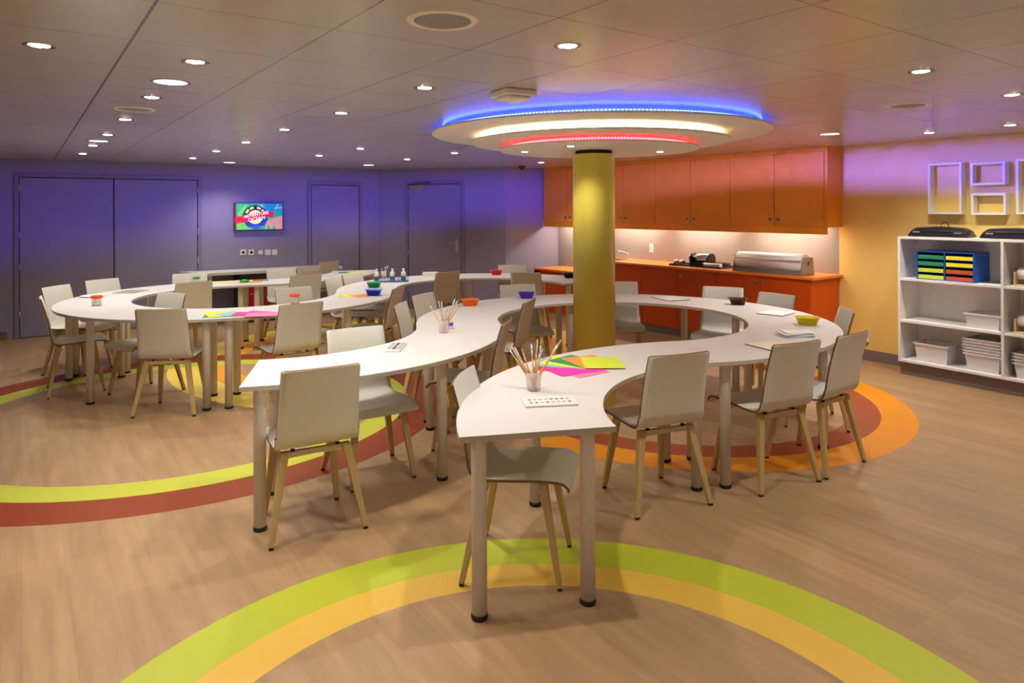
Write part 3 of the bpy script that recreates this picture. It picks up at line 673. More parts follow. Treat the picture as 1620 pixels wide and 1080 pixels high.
# left ring papers
quad_sheet([(182, 463.7), (217.6, 463.7), (232, 459), (201, 458.6)], 'paper_grey', 'dark grey sheet on the left ring before the double doors', 'board', 'drawing_board', .003)
p = W(147, 469); tag(MB().lathe([(0, .004), (.07, .004), (.11, .012), (.112, .011), (.075, .0), (0, .0)], 36).build('paper_plate', 'paper_white', loc=(p.x, p.y, TZ + .0005)), 'white round paper plate behind the orange-lidded jar of the left ring', 'plate')
g = 'coloured paper on the near side of the left ring'
for i, (pt, a, m_, lab) in enumerate([((348, 498.5), 15, 'paper_green', 'green sheet under the yellow one on the left ring'), ((352, 497.2), 32, 'paper_yellow', 'yellow sheet on the near side of the left ring'), ((376, 497), 60, 'paper_sky', 'light blue sheet between yellow and red on the left ring'),
                                      ((392, 497), 5, 'paper_red', 'red sheet under the pink one on the left ring'), ((405, 496), -18, 'paper_magenta', 'magenta sheet peeking out behind the pink one on the left ring'), ((413, 498), 12, 'paper_pink', 'pink sheet at the right of the paper on the left ring')]):
    q = W(*pt); sheet(q, a, m_, lab, g, TZ + .0005 + i * .0009, .279 if a < 20 else .216, .216 if a < 20 else .279, (.12, .11))
g = 'coloured paper on the far side of the left ring'
for i, (pt, a, m_, lab) in enumerate([((357, 447), 10, 'paper_lime', 'lime sheet on the far side of the left ring'), ((380, 446.5), -15, 'paper_peach', 'peach sheet on the far side of the left ring'), ((397, 446), 20, 'paper_orange', 'orange sheet on the far side of the left ring')]):
    q = W(*pt); sheet(q, a, m_, lab, g, TZ + .0005 + i * .0009, .26, .20, (.13, .1))
q = W(387, 446.5); tag(MB().lathe([(0, 0), (.05, 0), (.055, .02), (0, .035)], 20).build('lid', 'clip_green', loc=(q.x, q.y, TZ + .004)), 'green round lid lying on the paper of the left ring', 'lid')
q = W(412, 444); tag(MB().tube([(-.09, 0, .006), (.09, .02, .006)], .005, 8).build('marker_pen', 'dark_metal', loc=(q.x, q.y, TZ)), 'dark pen beside the orange paper on the far side of the left ring', 'pen')
g = 'coloured paper beside the blue tub'
for i, (pt, a, m_, lab) in enumerate([((557, 467.5), 8, 'paper_lime', 'lime sheet left of the blue tub'), ((565, 467.5), 28, 'paper_yellow', 'yellow sheet left of the blue tub'), ((576, 467), 50, 'paper_orange', 'orange sheet partly under the blue tub')]):
    q = W(*pt); sheet(q, a, m_, lab, g, TZ + .0004 + i * .0007, .26, .20, (.13, .1), th=.0005)
g = 'coloured paper on the farthest left table'
for i, (pt, a, m_, lab) in enumerate([((552, 431), 20, 'paper_green', 'green sheet on the farthest left table'), ((567, 430.5), 35, 'paper_yellow', 'yellow sheet on the farthest left table')]):
    q = W(*pt); sheet(q, a, m_, lab, g, TZ + .0005 + i * .0009, .279, .216, (.14, .1))
# bottle rack
q = W(619, 445.5); qa = W(592, 446); qb = W(646, 445)
t = thing('bottle_rack', 'dark wire rack holding three paint bottles on the middle distant table', 'rack', (q.x, q.y, TZ), math.atan2(qb.y - qa.y, qb.x - qa.x)); hw = (qb - qa).length / 2
MB().box(-hw, hw, -.07, .07, .002, .008).build('rack_tray', 'tray_blue', t)
m = MB()
for z in (.03, .06):
    m.tube([(-hw, -.07, z), (hw, -.07, z), (hw, .07, z), (-hw, .07, z), (-hw, -.07, z)], .0025, 6)
for i in range(11):
    x = -hw + 2 * hw * i / 10
    for y in (-.07, .07): m.tube([(x, y, .0), (x, y, .062)], .002, 6)
m.build('wire_side', 'tray_blue', t)
m = MB().tube([(-hw, 0, .06), (-hw, 0, .15), (hw, 0, .15), (hw, 0, .06)], .003, 6).build('wire_handle', 'tray_blue', t)
for i, (dx, lab) in enumerate([(-.17, 'left'), (.015, 'middle'), (.145, 'right')]):
    d = (qb - qa).normalized(); b = thing('paint_bottle', lab + ' bottle of the three in the wire rack, teal label and white cap', 'bottle', (q.x + d.x * dx, q.y + d.y * dx - .01, TZ + .0085), 0, 'paint bottles in the wire rack')
    MB().lathe([(0, 0), (.026, 0), (.029, .004), (.029, .095), (.024, .108), (.012, .118), (.011, .122)], 24).build('bottle_body', 'white_plastic', b)
    MB().lathe([(.0295, .012), (.0297, .06)], 24).build('bottle_label', 'teal', b)
    MB().lathe([(.014, .118), (.014, .140), (.009, .148), (0, .148)], 20).build('cap', 'white_plastic', b)
q = W(681, 436.5); t = thing('tissue_box', 'low white box on the far table right of the bottle rack', 'box', (q.x, q.y, TZ), .1)
MB().box(-.10, .10, -.06, .06, 0, .05).build('carton', 'white_plastic', t, bevel=.003); MB().box(-.05, .05, -.02, .02, .05, .0508).build('opening', 'paper_yellow', t)

# ------------------------------------------------------------------ wall screen, sockets
sx0 = on_wall(C0, WLr, 370, .05, 340); sx1 = on_wall(C0, WLr, 448, .05, 340); pm = C0 + WLr * ((sx0 + sx1) / 2)
ztv1 = zat(370, 320.5, (C0 + WLr * sx0).y); ztv0 = zat(370, 365, (C0 + WLr * sx0).y)
tw = sx1 - sx0; thh = ztv1 - ztv0
tv = wall_thing('television', 'flat wall screen showing a colourful round badge with a red ribbon', 'television', C0, WLr, sx0, ztv0)
MB().box(0, tw, -.055, -.012, 0, thh).build('screen_housing', 'black_plastic', tv, bevel=.004)
MB().box(tw * .3, tw * .7, -.012, 0, thh * .2, thh * .8).build('wall_bracket', 'dark_metal', tv)
def em(name, c, s_=.9): M[name] = mat(name, c, .5, emit=c, es=s_ * .62)
em('px_green', (.02, .42, .16)); em('px_lime', (.14, .55, .08)); em('px_teal', (.0, .25, .42)); em('px_pink', (.62, .28, .24)); em('px_red', (.62, .01, .02)); em('px_black', (.012, .018, .03))
em('px_yellow', (.85, .72, .22)); em('px_blue', (.01, .05, .40)); em('px_white', (.9, .9, .9)); em('px_sky', (.25, .40, .62)); em('px_teal2', (.0, .32, .30)); em('px_brown', (.20, .02, .01))
b_ = .014; X0, X1, Z0, Z1 = b_, tw - b_, b_, thh - b_
scr = MB()
def flat(m, pts, y): return m.add([(x, y, z) for x, z in pts], [list(range(len(pts)))])
def scrpart(name, mt, polys, y):
    m = MB()
    for pts in polys: flat(m, [(X0 + u * (X1 - X0), Z0 + v * (Z1 - Z0)) for u, v in pts], y)
    return m
scr_o = scrpart('screen', 'px_green', [[(0, 0), (1, 0), (1, 1), (0, 1)]], -.0555).build('screen', 'px_green', tv)
asp = (X1 - X0) / (Z1 - Z0)
def arc(cu, cv, r0, r1, a0, a1, n=24):
    a0, a1 = math.radians(a0), math.radians(a1); out = []
    for i in range(n):
        t0 = a0 + (a1 - a0) * i / n; t1 = a0 + (a1 - a0) * (i + 1) / n
        out.append([(cu + r0 * math.cos(t0) / asp, cv + r0 * math.sin(t0)), (cu + r1 * math.cos(t0) / asp, cv + r1 * math.sin(t0)), (cu + r1 * math.cos(t1) / asp, cv + r1 * math.sin(t1)), (cu + r0 * math.cos(t1) / asp, cv + r0 * math.sin(t1))])
    return out
LAY = [('px_lime', [[(0, 0), (.42, 0), (.3, .3), (0, .25)], [(.05, .6), (.2, .95), (.26, .95), (.1, .5)]]),
       ('px_teal', [[(.5, .75), (.62, 1), (1, 1), (1, .62), (.8, .55), (.7, .7)]]), ('px_pink', [[(.62, 0), (1, 0), (1, .52), (.78, .42), (.66, .3)]]),
       ('px_teal2', [[(.78, .50), (.97, .50), (1, .62), (.98, .78), (.84, .74), (.78, .62)]]), ('px_sky', [[(.38, .9), (.56, .98), (.62, .86), (.50, .82)], [(.82, .78), (.90, 1), (.93, 1), (.88, .86), (1, .88), (1, .82), (.88, .80)]]),
       ('px_green', [[(.50, 0), (.58, .2), (.62, .0)], [(.66, 0), (.70, .22), (.74, 0)], [(.76, 0), (.82, .2), (.86, 0)]]), ('px_brown', [[(0, 0), (.03, 0), (.03, 1), (0, 1)]]),
       ('px_black', arc(.42, .48, .0, .46, 0, 360, 40)), ('px_yellow', arc(.42, .48, 0, .27, 0, 360, 32) + arc(.42, .48, .33, .41, 25, 50, 5) + arc(.42, .48, .33, .41, 58, 80, 5) + arc(.42, .48, .33, .41, 100, 122, 5) + arc(.42, .48, .33, .41, 130, 155, 5)),
       ('px_blue', arc(.42, .48, .28, .46, 195, 345, 24)), ('px_red', [[(-.0, .23), (.17, .28), (.62, .45), (.72, .47), (.80, .44), (.82, .72), (.70, .68), (.62, .72), (.17, .52), (.0, .50)]])]
for i, (mt, polys) in enumerate(LAY):
    scrpart('artwork', mt, polys, -.0557 - i * .00025).build('badge_artwork', mt, scr_o)
def text(s_, size, mname, parent, loc, rot, name='lettering', bold=0.0, shear=0., ext=.0003):
    cu = bpy.data.curves.new('t', 'FONT'); cu.body = s_; cu.size = size; cu.align_x = 'CENTER'; cu.align_y = 'CENTER'; cu.offset = bold; cu.shear = shear; cu.extrude = ext; cu.resolution_u = 3
    to = bpy.data.objects.new('t', cu); S.collection.objects.link(to); bpy.context.view_layer.update()
    me = bpy.data.meshes.new_from_object(to.evaluated_get(bpy.context.evaluated_depsgraph_get())); bpy.data.objects.remove(to); bpy.data.curves.remove(cu)
    me.materials.clear(); me.materials.append(M[mname]); o = bpy.data.objects.new(name, me); S.collection.objects.link(o); o.parent = parent; o.location = loc; o.rotation_euler = rot; return o
ut = lambda u, v: (X0 + u * (X1 - X0), -.0590, Z0 + v * (Z1 - Z0))
tilt = math.radians(10)
text('ADVENTURE', .152 * thh, 'px_white', scr_o, ut(.44, .575), (PI / 2, -tilt, 0), bold=.001)
text('OCEAN', .175 * thh, 'px_white', scr_o, ut(.45, .41), (PI / 2, -tilt, 0), bold=.001)
text('Royal Caribbean', .085 * thh, 'px_sky', scr_o, ut(.44, .10), (PI / 2, -.1, 0))
# socket plates below the screen
for i, (px, lab, dark) in enumerate([(384.5, 'leftmost square socket plate below the screen, with a black centre', 1), (397.5, 'second square socket plate below the screen, with a black centre', 1), (412, 'small plain switch plate in the middle of the row below the screen', 0), (423.5, 'fourth square plate below the screen', 0), (434.5, 'rightmost square plate of the row below the screen', 0)]):
    s_ = on_wall(C0, WLr, px, 0, 399); q = C0 + WLr * s_; z = zat(px, 399, q.y)
    t = wall_thing('wall_socket', lab, 'socket', C0, WLr, s_, z, group='square plates below the screen')
    hw = .041 if i != 2 else .032
    MB().box(-hw, hw, -.010, 0, -hw, hw).build('face_plate', 'white_plastic', t, bevel=.003)
    MB().box(-.018, .018, -.013, -.010, -.018, .018).build('socket_insert' if dark else 'switch_rocker', 'black_plastic' if dark else 'white_plastic', t, bevel=.002)

# ------------------------------------------------------------------ white counter along the left rear wall
s0 = on_wall(C0, WLr, 320, .5, 430); s1 = (Vector((-2.85, 10.87)) - C0).dot(WLr)
t = wall_thing('wall_counter', 'long narrow white counter fixed along the left rear wall below the screen', 'counter', C0, WLr, s0, 0)
Lc = s1 - s0
MB().prism([(-.25, -.02), (0, -.50), (Lc, -.50), (Lc, -.02)][::-1] if False else [(0, -.50), (Lc, -.50), (Lc, -.015), (-.22, -.015)], .70, .74).build('countertop', ['table'], t, bevel=.002)
xb_ = on_wall(C0, WLr, 379, .4, 465) - s0; xr_ = on_wall(C0, WLr, 387, .42, 465) - s0
MB().box(xb_, xr_ + .85, -.40, -.015, .0, .70).build('cabinet_body', 'dark_metal', t)
MB().box(.10, .13, -.45, -.015, 0, .70).build('end_panel', 'white_paint', t)
for i in range(2):
    x0 = xr_ + i * .27
    dr = MB().box(x0, x0 + .255, -.425, -.40, .20, .60).build('drawer', 'red_unit', t, bevel=.004)
    MB().box(x0 + .07, x0 + .19, -.435, -.425, .40, .412).build('drawer_handle', 'steel', dr)

# ------------------------------------------------------------------ orange wall cabinets
UL = 4.704; ud = Vector((3.31 - .51, 7.31 - 11.09)).normalized()
def cab_root(name, label, cat, base, t0, z): # face line point
    q = base + ud * t0
    o = thing(name, label, cat, (q.x, q.y, z), math.atan2(ud.y, ud.x)); return o
UB = Vector((.51, 11.09))
names = ['at the far left end by the dome camera', 'directly behind the yellow column', 'between the column and the paint-tape tray', 'at the near right end above the paper roll']
for i in range(4):
    c = cab_root('wall_cabinet', 'orange two-door wall cabinet ' + ['at the far left end by the dome camera', 'partly behind the yellow column', 'above the light switch, right of the column', 'at the near right end, above the paper roll'][i], 'cabinet', UB, i * UL / 4, 0)
    c['group'] = 'orange wall cabinets'
    Wd = UL / 4; e = .012 if i == 3 else 0
    MB().box(.003 if i == 0 else 0, Wd + (.03 if i == 3 else 0), .020, .315, 1.39, 2.205).build('cabinet_body', 'orange_up', c)
    MB().box(.003 if i == 0 else 0, Wd + (.03 if i == 3 else 0), .006, .024, 1.315, 1.39).build('light_rail', 'orange_up', c)
    for k in range(2):
        d = MB().box(k * Wd / 2 + .0035, (k + 1) * Wd / 2 - .0035, 0, .019, 1.392, 2.203).build('door', 'orange_up', c, bevel=.0015)
        kx = Wd / 2 + (-.05 if k == 0 else .05)
        MB().tube([(kx, -.006, 1.47), (kx, .0, 1.47)], .020, 20).build('knob', 'steel', d)
        MB().tube([(kx, -.009, 1.47), (kx, -.006, 1.47)], .009, 16).build('keyhole', 'dark_metal', d)
q = UB + ud * 0; sof = tag(MB().box(.003, UL + .04, -.0, .31, 2.2055, CEIL - .001).build('trim_1', 'orange_up', loc=(q.x, q.y, 0), rz=math.atan2(ud.y, ud.x)), kind='structure')
for i in range(4):
    c = cab_root('under_cabinet_light', 'slim light bar under the wall cabinet ' + ['at the far left end', 'partly behind the column', 'right of the column', 'above the paper roll'][i], 'light', UB, i * UL / 4 + .14, 1.374); c['group'] = 'light bars under the wall cabinets'
    MB().box(0, UL / 4 - .28, .09, .13, 0, .015).build('bar_housing', 'white_plastic', c)
    MB().box(.01, UL / 4 - .29, .094, .126, -.003, 0).build('diffuser', 'led_cab', c)

# base cabinets and worktops
BB = Vector((3.11, 7.14)); bd = -ud                       # from the near right end to the far left
br = math.atan2(ud.y, ud.x)
def base_root(name, label, cat, t0, g=None):
    q = BB + bd * t0; o = thing(name, label, cat, (q.x, q.y, 0), br, g); return o
Wu = 1.176
for i in range(3):
    t1_ = .02 + (i + 1) * Wu
    c = base_root('base_cabinet', 'red-orange two-door base cabinet ' + ['at the near right end under the paper roll', 'in the middle, under the dark tape tray', 'beside the column under the sink tap'][i], 'cabinet', t1_, 'red-orange base cabinets')
    MB().box(0, Wu, .02, .56, .10, .848).build('cabinet_body', 'orange_low', c)
    MB().box(0, Wu, .05, .56, 0, .10).build('plinth', 'kick', c)
    for k in range(2):
        d = MB().box(k * Wu / 2 + .0035, (k + 1) * Wu / 2 - .0035, 0, .019, .102, .845).build('door', 'orange_low', c, bevel=.0015)
        kx = Wu / 2 + (-.05 if k == 0 else .05)
        MB().tube([(kx, -.006, .77), (kx, 0, .77)], .020, 20).build('knob', 'steel', d); MB().tube([(kx, -.009, .77), (kx, -.006, .77)], .009, 16).build('keyhole', 'dark_metal', d)
tw_ = .02 + 3 * Wu
c = base_root('worktop', 'orange worktop over the base cabinets right of the column', 'worktop', tw_)
MB().box(0, tw_ + .02, -.02, .575, .848, .876).build('worktop_slab', 'orange_top', c, bevel=.003)
c = base_root('tap', 'thin chrome tap rising from the worktop just right of the column', 'tap', 2.92); c.location.z = .876
MB().tube([(0, .33, 0), (0, .33, .09), (-.02, .31, .10), (-.13, .24, .125), (-.14, .235, .105)], .007, 10).build('spout', 'chrome', c); MB().lathe([(0, 0), (.02, 0), (.018, .012), (.008, .015)], 16, (0, .33, 0)).build('base', 'chrome', c)
c = base_root('sink', 'steel sink set in the orange worktop beside the column', 'sink', 3.15); c.location.z = .8765
MB().box(-.25, .20, .08, .45, 0, .003).build('rim', 'steel', c); MB().box(-.22, .17, .11, .42, .003, .0035).build('bowl', 'dark_metal', c)
# lower desk at the far left
tl0 = tw_ + .02; tl1 = 4.60
c = base_root('low_counter', 'low orange-topped counter in the far corner left of the column', 'counter', tl1)
Ld = tl1 - tl0
MB().box(0, Ld, -.03, .535, .650, .68).build('countertop', 'orange_top', c, bevel=.003)
MB().box(.04, Ld, .05, .535, .0, .650).build('cabinet_body', 'orange_low', c)
MB().box(-.004, .0, -.03, .535, .60, .68).build('end_strip', 'dark_metal', c)
# light switch on backsplash
s_ = on_wall(P, WRd, 1031, 0, 392); q = P + WRd * s_
t = wall_thing('light_switch', 'small white switch plate on the grey backsplash right of the column', 'switch', P, WRd, s_, zat(1031, 392, q.y))
MB().box(-.035, .035, -.010, 0, -.06, .06).build('face_plate', 'white_plastic', t, bevel=.003); MB().box(-.012, .012, -.016, -.010, -.02, .02).build('switch_rocker', 'steel', t, bevel=.002)
s_ = on_wall(R0, WY, 1369, 0, 533); q = R0 + WY * s_
t = wall_thing('wall_socket', 'white socket box low on the yellow wall behind the chairs', 'socket', R0, WY, s_, zat(1369, 533, q.y))
MB().box(-.045, .045, -.035, 0, -.045, .045).build('socket_box', 'white_plastic', t, bevel=.005); MB().box(-.03, .03, -.039, -.035, -.03, .03).build('socket_insert', 'paper_grey', t)

# paper roll dispenser (near right on worktop)
def on_top(px, py, z): return W(px, py, z)
A_ = W(1168, 424, .876); B_ = W(1290, 434, .876)
ZT = .8765
c = base_root('paper_roll_dispenser', 'wide white paper roll lying in a grey metal dispenser on the orange worktop', 'paper roll', 1.02); c.location.z = ZT
RL = .86
MB().box(0, RL, .08, .30, 0, .02).build('base_plate', 'steel', c, bevel=.003)
MB().box(0, RL, .065, .075, .0, .040).build('front_rail', 'kick', c)
for x in (0, RL - .015): MB().prism([(0, 0)], 0, 0) if False else MB().add([(x, .06, 0), (x, .32, 0), (x, .29, .19), (x, .11, .19), (x + .015, .06, 0), (x + .015, .32, 0), (x + .015, .29, .19), (x + .015, .11, .19)], [(0, 1, 2, 3), (7, 6, 5, 4), (0, 4, 5, 1), (1, 5, 6, 2), (2, 6, 7, 3), (3, 7, 4, 0)])  .build('side_bracket', 'kick', c, bevel=.004)
MB().tube([(.02, .18, .122), (RL - .02, .18, .122)], .100, 40).build('paper_roll', 'paper_white', c)
MB().box(.01, RL - .01, .068, .078, .150, .162).build('cutter_bar', 'pale_metal', c)
MB().tube([(-.004, .20, .125), (RL + .004, .20, .125)], .018, 16).build('spindle', 'dark_metal', c)
# tray with tape dispensers
c = base_root('tray', 'black tray on the orange worktop left of the paper roll', 'tray', 1.98); c.location.z = ZT
MB().box(0, .78, .08, .38, 0, .008).box(0, .78, .08, .086, .008, .022).box(0, .78, .374, .38, .008, .022).box(0, .006, .08, .38, .008, .022).box(.774, .78, .08, .38, .008, .022).build('tray_body', 'black_plastic', c)
def on_tray(name, label, cat, x, y, g=None):
    q = BB + bd * 1.98 + ud * x + Vector((-ud.y, ud.x)) * y; return thing(name, label, cat, (q.x, q.y, ZT + .0085), br, g)
t = on_tray('laminating_machine', 'squat chrome-fronted machine with dark round cheeks on the black tray', 'machine', .25, .24)
for x in (-.0, .26): MB().tube([(x, 0, .085), (x + .03, 0, .085)], .075, 32).box(x, x + .03, -.07, .07, 0, .06).build('side_cheek', 'black_plastic', t)
MB().tube([(.03, 0, .09), (.26, 0, .09)], .062, 32).build('roller_cover', 'chrome', t); MB().box(.03, .26, -.06, .06, 0, .04).build('base', 'dark_metal', t)
for i, (x, lab) in enumerate([(.05, 'left'), (.14, 'right')]):
    t = on_tray('tape_dispenser', lab + ' one of two small silver tape rolls at the left of the black tray', 'tape', x, .17, 'small tape rolls on the tray')
    MB().tube([(-.025, 0, .032), (.025, 0, .032)], .032, 24).build('tape_roll', 'steel', t); MB().tube([(-.03, 0, .032), (.03, 0, .032)], .014, 16).build('tape_core', 'black_plastic', t)
t = on_tray('roll', 'white small roll lying on the right of the black tray', 'paper roll', .50, .15)
MB().tube([(0, 0, .026), (.24, 0, .026)], .025, 24).build('paper_wrap', 'paper_white', t); MB().tube([(-.02, 0, .026), (0, 0, .026)], .028, 24).build('end_cap', 'black_plastic', t)
t = on_tray('tool_block', 'low dark block behind the white small roll on the black tray', 'block', .44, .20); MB().box(0, .30, .02, .14, 0, .05).build('block_body', 'dark_metal', t, bevel=.006); MB().box(.02, .28, .02, .10, .05, .056).build('ridge', 'black_plastic', t)

# ------------------------------------------------------------------ white shelf unit on the yellow wall
SD = .35; ss = .81; bay = .868
sh = wall_thing('shelf_unit', 'white open shelf unit with two bays against the yellow wall', 'shelf', R0, WY, ss, 0)
SW = 2 * bay + .022; ft = .022; zt = 1.322; zb = .125
for nm, bxs in [('top_board', (0, SW, -SD, -.002, zt - ft, zt)), ('bottom_board', (ft, SW - ft, -SD, -.014, zb, zb + ft)), ('side_panel', (0, ft, -SD, -.002, zb, zt - ft)), ('side_panel', (SW - ft, SW, -SD, -.002, zb, zt - ft)), ('divider', (bay, bay + ft, -SD, -.014, zb + ft, zt - ft)), ('back_panel', (ft, SW - ft, -.014, -.002, zb, zt - ft))]:
    MB().box(*bxs).build(nm, 'white_paint', sh, bevel=.001)
MB().box(.0, SW, -SD + .045, -.002, 0, zb).build('plinth', 'skirting', sh)
SZ = [.903, .503]
for z in SZ:
    for k in range(2): MB().box(k * bay + ft, (k + 1) * bay, -SD + .004, -.014, z, z + ft).build('shelf_board', 'white_paint', sh, bevel=.001)
def on_shelf(name, label, cat, x, y, z, g=None):   # x from the left side, y distance of the thing's front from the shelf front
    return wall_thing(name, label, cat, R0, WY, ss + x, z, off=SD - y, group=g)
so = lambda px, y, py: on_wall(R0, WY, px, SD - y, py) - ss
# paper sorter
z = SZ[0] + ft + .0005; x0 = so(1450, .03, 440); x1 = so(1541, .03, 440); ww = x1 - x0; hh = .265; dp = .30
t = on_shelf('paper_sorter', 'blue paper sorter with two columns of slots on the top shelf', 'sorter', x0, .03, z)
b = MB().box(0, .008, 0, dp - .002, 0, hh).box(ww - .008, ww, 0, dp - .002, 0, hh).box(.008, ww - .008, 0, dp - .002, hh - .008, hh).box(.008, ww - .008, 0, dp - .002, 0, .008).box(ww / 2 - .004, ww / 2 + .004, .0, dp - .01, .008, hh - .008).box(.008, ww - .008, dp - .010, dp - .002, .008, hh - .008)
b.build('sorter_case', 'sorter_blue', t)
sl = (hh - .016) / 4
for k in range(1, 4):
    MB().box(.008, ww / 2 - .004, .005, dp - .01, .008 + k * sl - .003, .008 + k * sl).box(ww / 2 + .004, ww - .008, .005, dp - .01, .008 + k * sl - .003, .008 + k * sl).build('slot_shelf', 'sorter_blue', t)
for cI, cols in enumerate([['paper_lime', 'paper_lime', 'paper_green', 'paper_green'], ['sorter_red', 'sorter_red', 'paper_yellow', 'paper_yellow']]):
    for k, m_ in enumerate(cols):
        nm = {'paper_lime': 'lime', 'paper_green': 'green', 'sorter_red': 'orange-red', 'paper_yellow': 'yellow'}[m_]
        xx = x0 + .012 + cI * (ww / 2 - .002); u = on_shelf('paper_stack', nm + ' paper stack in slot ' + ['at the bottom', 'second from the bottom', 'second from the top', 'at the top'][k] + ' of the sorter, ' + ['left', 'right'][cI] + ' column', 'paper', xx, .036, z + .0085 + k * sl, 'paper stacks in the blue sorter')
        MB().box(0, ww / 2 - .022, 0, .22, 0, sl * .55).build('sheets', m_, u)
# bins
def bin_(name, label, x0, w_, y, d, z, h, m, g=None, rim=None, lip=.012):
    t = on_shelf(name, label, 'bin', x0, y, z, g); k = .015
    outer = [(k, k), (w_ - k, k), (w_ - k, d - k), (k, d - k)]; top = [(0, 0), (w_, 0), (w_, d), (0, d)]
    vs = [(a, b, 0) for a, b in outer] + [(a, b, h) for a, b in top] + [(a + (.004 if a < w_ / 2 else -.004), b + (.004 if b < d / 2 else -.004), h) for a, b in top] + [(a + (.004 if a < w_ / 2 else -.004), b + (.004 if b < d / 2 else -.004), .004) for a, b in outer]
    fs = [(3, 2, 1, 0)] + [(i, (i + 1) % 4, 4 + (i + 1) % 4, 4 + i) for i in range(4)] + [(4 + i, 4 + (i + 1) % 4, 8 + (i + 1) % 4, 8 + i) for i in range(4)] + [(8 + i, 8 + (i + 1) % 4, 12 + (i + 1) % 4, 12 + i) for i in range(4)] + [(12, 13, 14, 15)]
    MB().add(vs, fs).build('bin_body', m, t)
    MB().box(-lip, w_ + lip, -lip, 0, h - .012, h).box(-lip, w_ + lip, d, d + lip, h - .012, h).box(-lip, 0, 0, d, h - .012, h).box(w_, w_ + lip, 0, d, h - .012, h).build('rim', rim or m, t)
    return t
zb1 = zb + ft + .0005
xa = so(1447, .06, 570); xb = so(1499, .06, 570)
bin_('storage_bin', 'plain milky storage bin at the left of the bottom shelf', xa, xb - xa, .06, .22, zb1, .17, 'milky')
xa = so(1526, .05, 570); xb = bay - .03
for i in range(6):
    bin_('storage_bin', ['lowest', 'second lowest', 'third lowest', 'third highest', 'second highest', 'topmost'][i] + ' milky bin of the nested stack on the bottom shelf, left bay', xa, xb - xa, .05, .24, zb1 + i * .0265, .15, 'milky', 'nested milky bins, left bay')
    if i == 5: pass
for i in range(6):
    u = on_shelf('bin_handle', 'x', 'handle', xa, .05, zb1 + .138 + i * .0265)
    o_ = [o for o in bpy.data.objects if o.get('group') == 'nested milky bins, left bay'][i]
    bpy.data.objects.remove(u); MB().box(-.020, -.0125, .03, .09, .128, .148).build('handle', 'black_plastic', o_)
xa = so(1526, .05, 510)
bin_('storage_bin', 'single milky bin on the middle shelf, left bay', xa, bay - .03 - xa, .05, .24, SZ[1] + ft + .0005, .13, 'milky')
xa = bay + ft + .05
for i in range(4):
    bb = bin_('storage_bin', ['lowest', 'second lowest', 'second highest', 'topmost'][i] + ' milky bin of the stack at the right edge, bottom shelf of right bay', xa, .50, .06, .24, zb1 + i * .027, .13, 'milky', 'nested milky bins, right bay')
    MB().box(-.020, -.0125, .01, .10, .105, .127).build('handle', 'black_plastic', bb)
for z, lab in ((SZ[0] + ft + .0005, 'on the upper shelf of the right bay'), (SZ[1] + ft + .0005, 'on the middle shelf of the right bay')):
    t = on_shelf('paper_roll_stand', 'white paper roll on a pale wooden stand ' + lab, 'paper roll', bay + ft + .05, .03, z, 'rolls on wooden stands')
    MB().box(0, .55, 0, .20, 0, .015).build('stand_base', 'birch_pale', t, bevel=.002)
    for x in (0, .535): MB().box(x, x + .015, .03, .17, .015, .12).build('stand_side', 'birch_pale', t, bevel=.002)
    MB().tube([(.018, .10, .105), (.532, .10, .105)], .052, 32).build('paper_roll', 'paper_white', t)
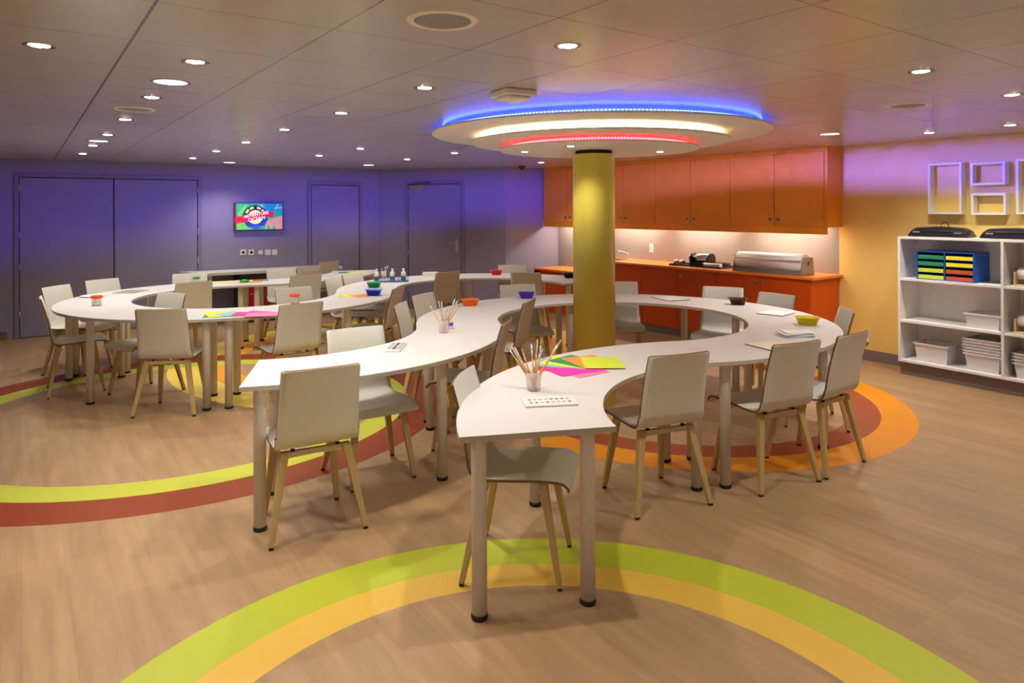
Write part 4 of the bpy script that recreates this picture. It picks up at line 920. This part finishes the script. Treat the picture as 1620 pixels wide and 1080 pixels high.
# laminators on top
for px, lab in ((1436, 'left glossy black laminator on top of the shelf unit, with a looped cord behind'), (1549, 'right glossy black laminator on top of the shelf unit, cut off by the photo edge')):
    x0 = so(px, .08, 365); t = on_shelf('laminator', lab, 'laminator', x0, .08, zt + .0005, 'black laminators on the shelf unit'); L_ = .53
    pr = [(0, 0, .012), (.02, 0, .06), (.06, 0, .085), (L_ / 2, 0, .094), (L_ - .06, 0, .085), (L_ - .02, 0, .06), (L_, 0, .012)]
    vs = []; fs = []; n_ = len(pr)
    for y, sc in ((.0, .62), (.03, .92), (.08, 1.), (.14, .92), (.165, .6)):
        for x, _, z_ in pr: vs.append((x, y, z_ * sc + .004))
    for y in (0, .03, .08, .14, .165):
        pass
    for j in range(4):
        for i in range(n_ - 1): a = j * n_ + i; fs.append([a, a + 1, a + n_ + 1, a + n_])
    k0 = len(vs)
    for y in (.0, .165): vs += [(0, y, .002), (L_, y, .002)]
    fs += [[k0, k0 + 1] + [i for i in range(n_ - 1, -1, -1)], [k0 + 3, k0 + 2] + [4 * n_ + i for i in range(n_)], [k0, 0, n_, 2 * n_, 3 * n_, 4 * n_, k0 + 2], [k0 + 1, k0 + 3] + [j * n_ + n_ - 1 for j in range(4, -1, -1)], [k0 + 1, k0, k0 + 2, k0 + 3]]
    MB().add(vs, fs).build('housing', 'black_plastic', t, bevel=.006, seg=3)
    MB().box(.04, L_ - .04, -.003, .003, .022, .034).build('feed_slot', 'dark_metal', t)
    m = MB()
    for i in range(5): m.tube([(L_ * .38 + i * .022, .055, .096), (L_ * .38 + i * .022, .055, .1005)], .006, 10)
    m.build('button_row', 'steel', t)
    MB().box(.05, .11, -.001, .0, .040, .050).box(L_ - .12, L_ - .06, -.001, .0, .036, .046).build('nameplate', 'paper_grey', t)
    if 'left' in lab:
        pts = [(.24 + .035 * math.cos(a), .20, .09 + .045 * math.sin(a)) for a in [(-PI * .4) + i * PI * 1.9 / 16 for i in range(17)]]
        MB().tube([(.26, .165, .03)] + pts, .004, 8).build('power_cord', 'black_plastic', t)
# box frames on the wall
def box_frame(pa, pb, ztop, zbot, label, x1=None):
    s0 = on_wall(R0, WY, pa, .085, 300); s1 = on_wall(R0, WY, pb, .085, 300) if pb else s0 + x1
    t = wall_thing('box_frame', label, 'frame', R0, WY, s0, zbot, group='white box frames on the yellow wall'); w_ = s1 - s0; h = ztop - zbot; k = .020
    for nm, b in (('frame_side', (0, k, -.085, -.001, 0, h)), ('frame_side', (w_ - k, w_, -.085, -.001, 0, h)), ('frame_rail', (k, w_ - k, -.085, -.001, 0, k)), ('frame_rail', (k, w_ - k, -.085, -.001, h - k, h))): MB().box(*b).build(nm, 'white_paint', t, bevel=.001)
box_frame(1468, 1521, 2.02, 1.535, 'tall white empty box frame, leftmost on the yellow wall')
box_frame(1535, 1590, 2.005, 1.80, 'small white box frame, upper of the two between the tall ones')
box_frame(1536, 1591, 1.725, 1.53, 'small white box frame, lower of the two between the tall ones')
box_frame(1607, None, 2.02, 1.535, 'tall white box frame cut off by the right edge of the photo', .30)
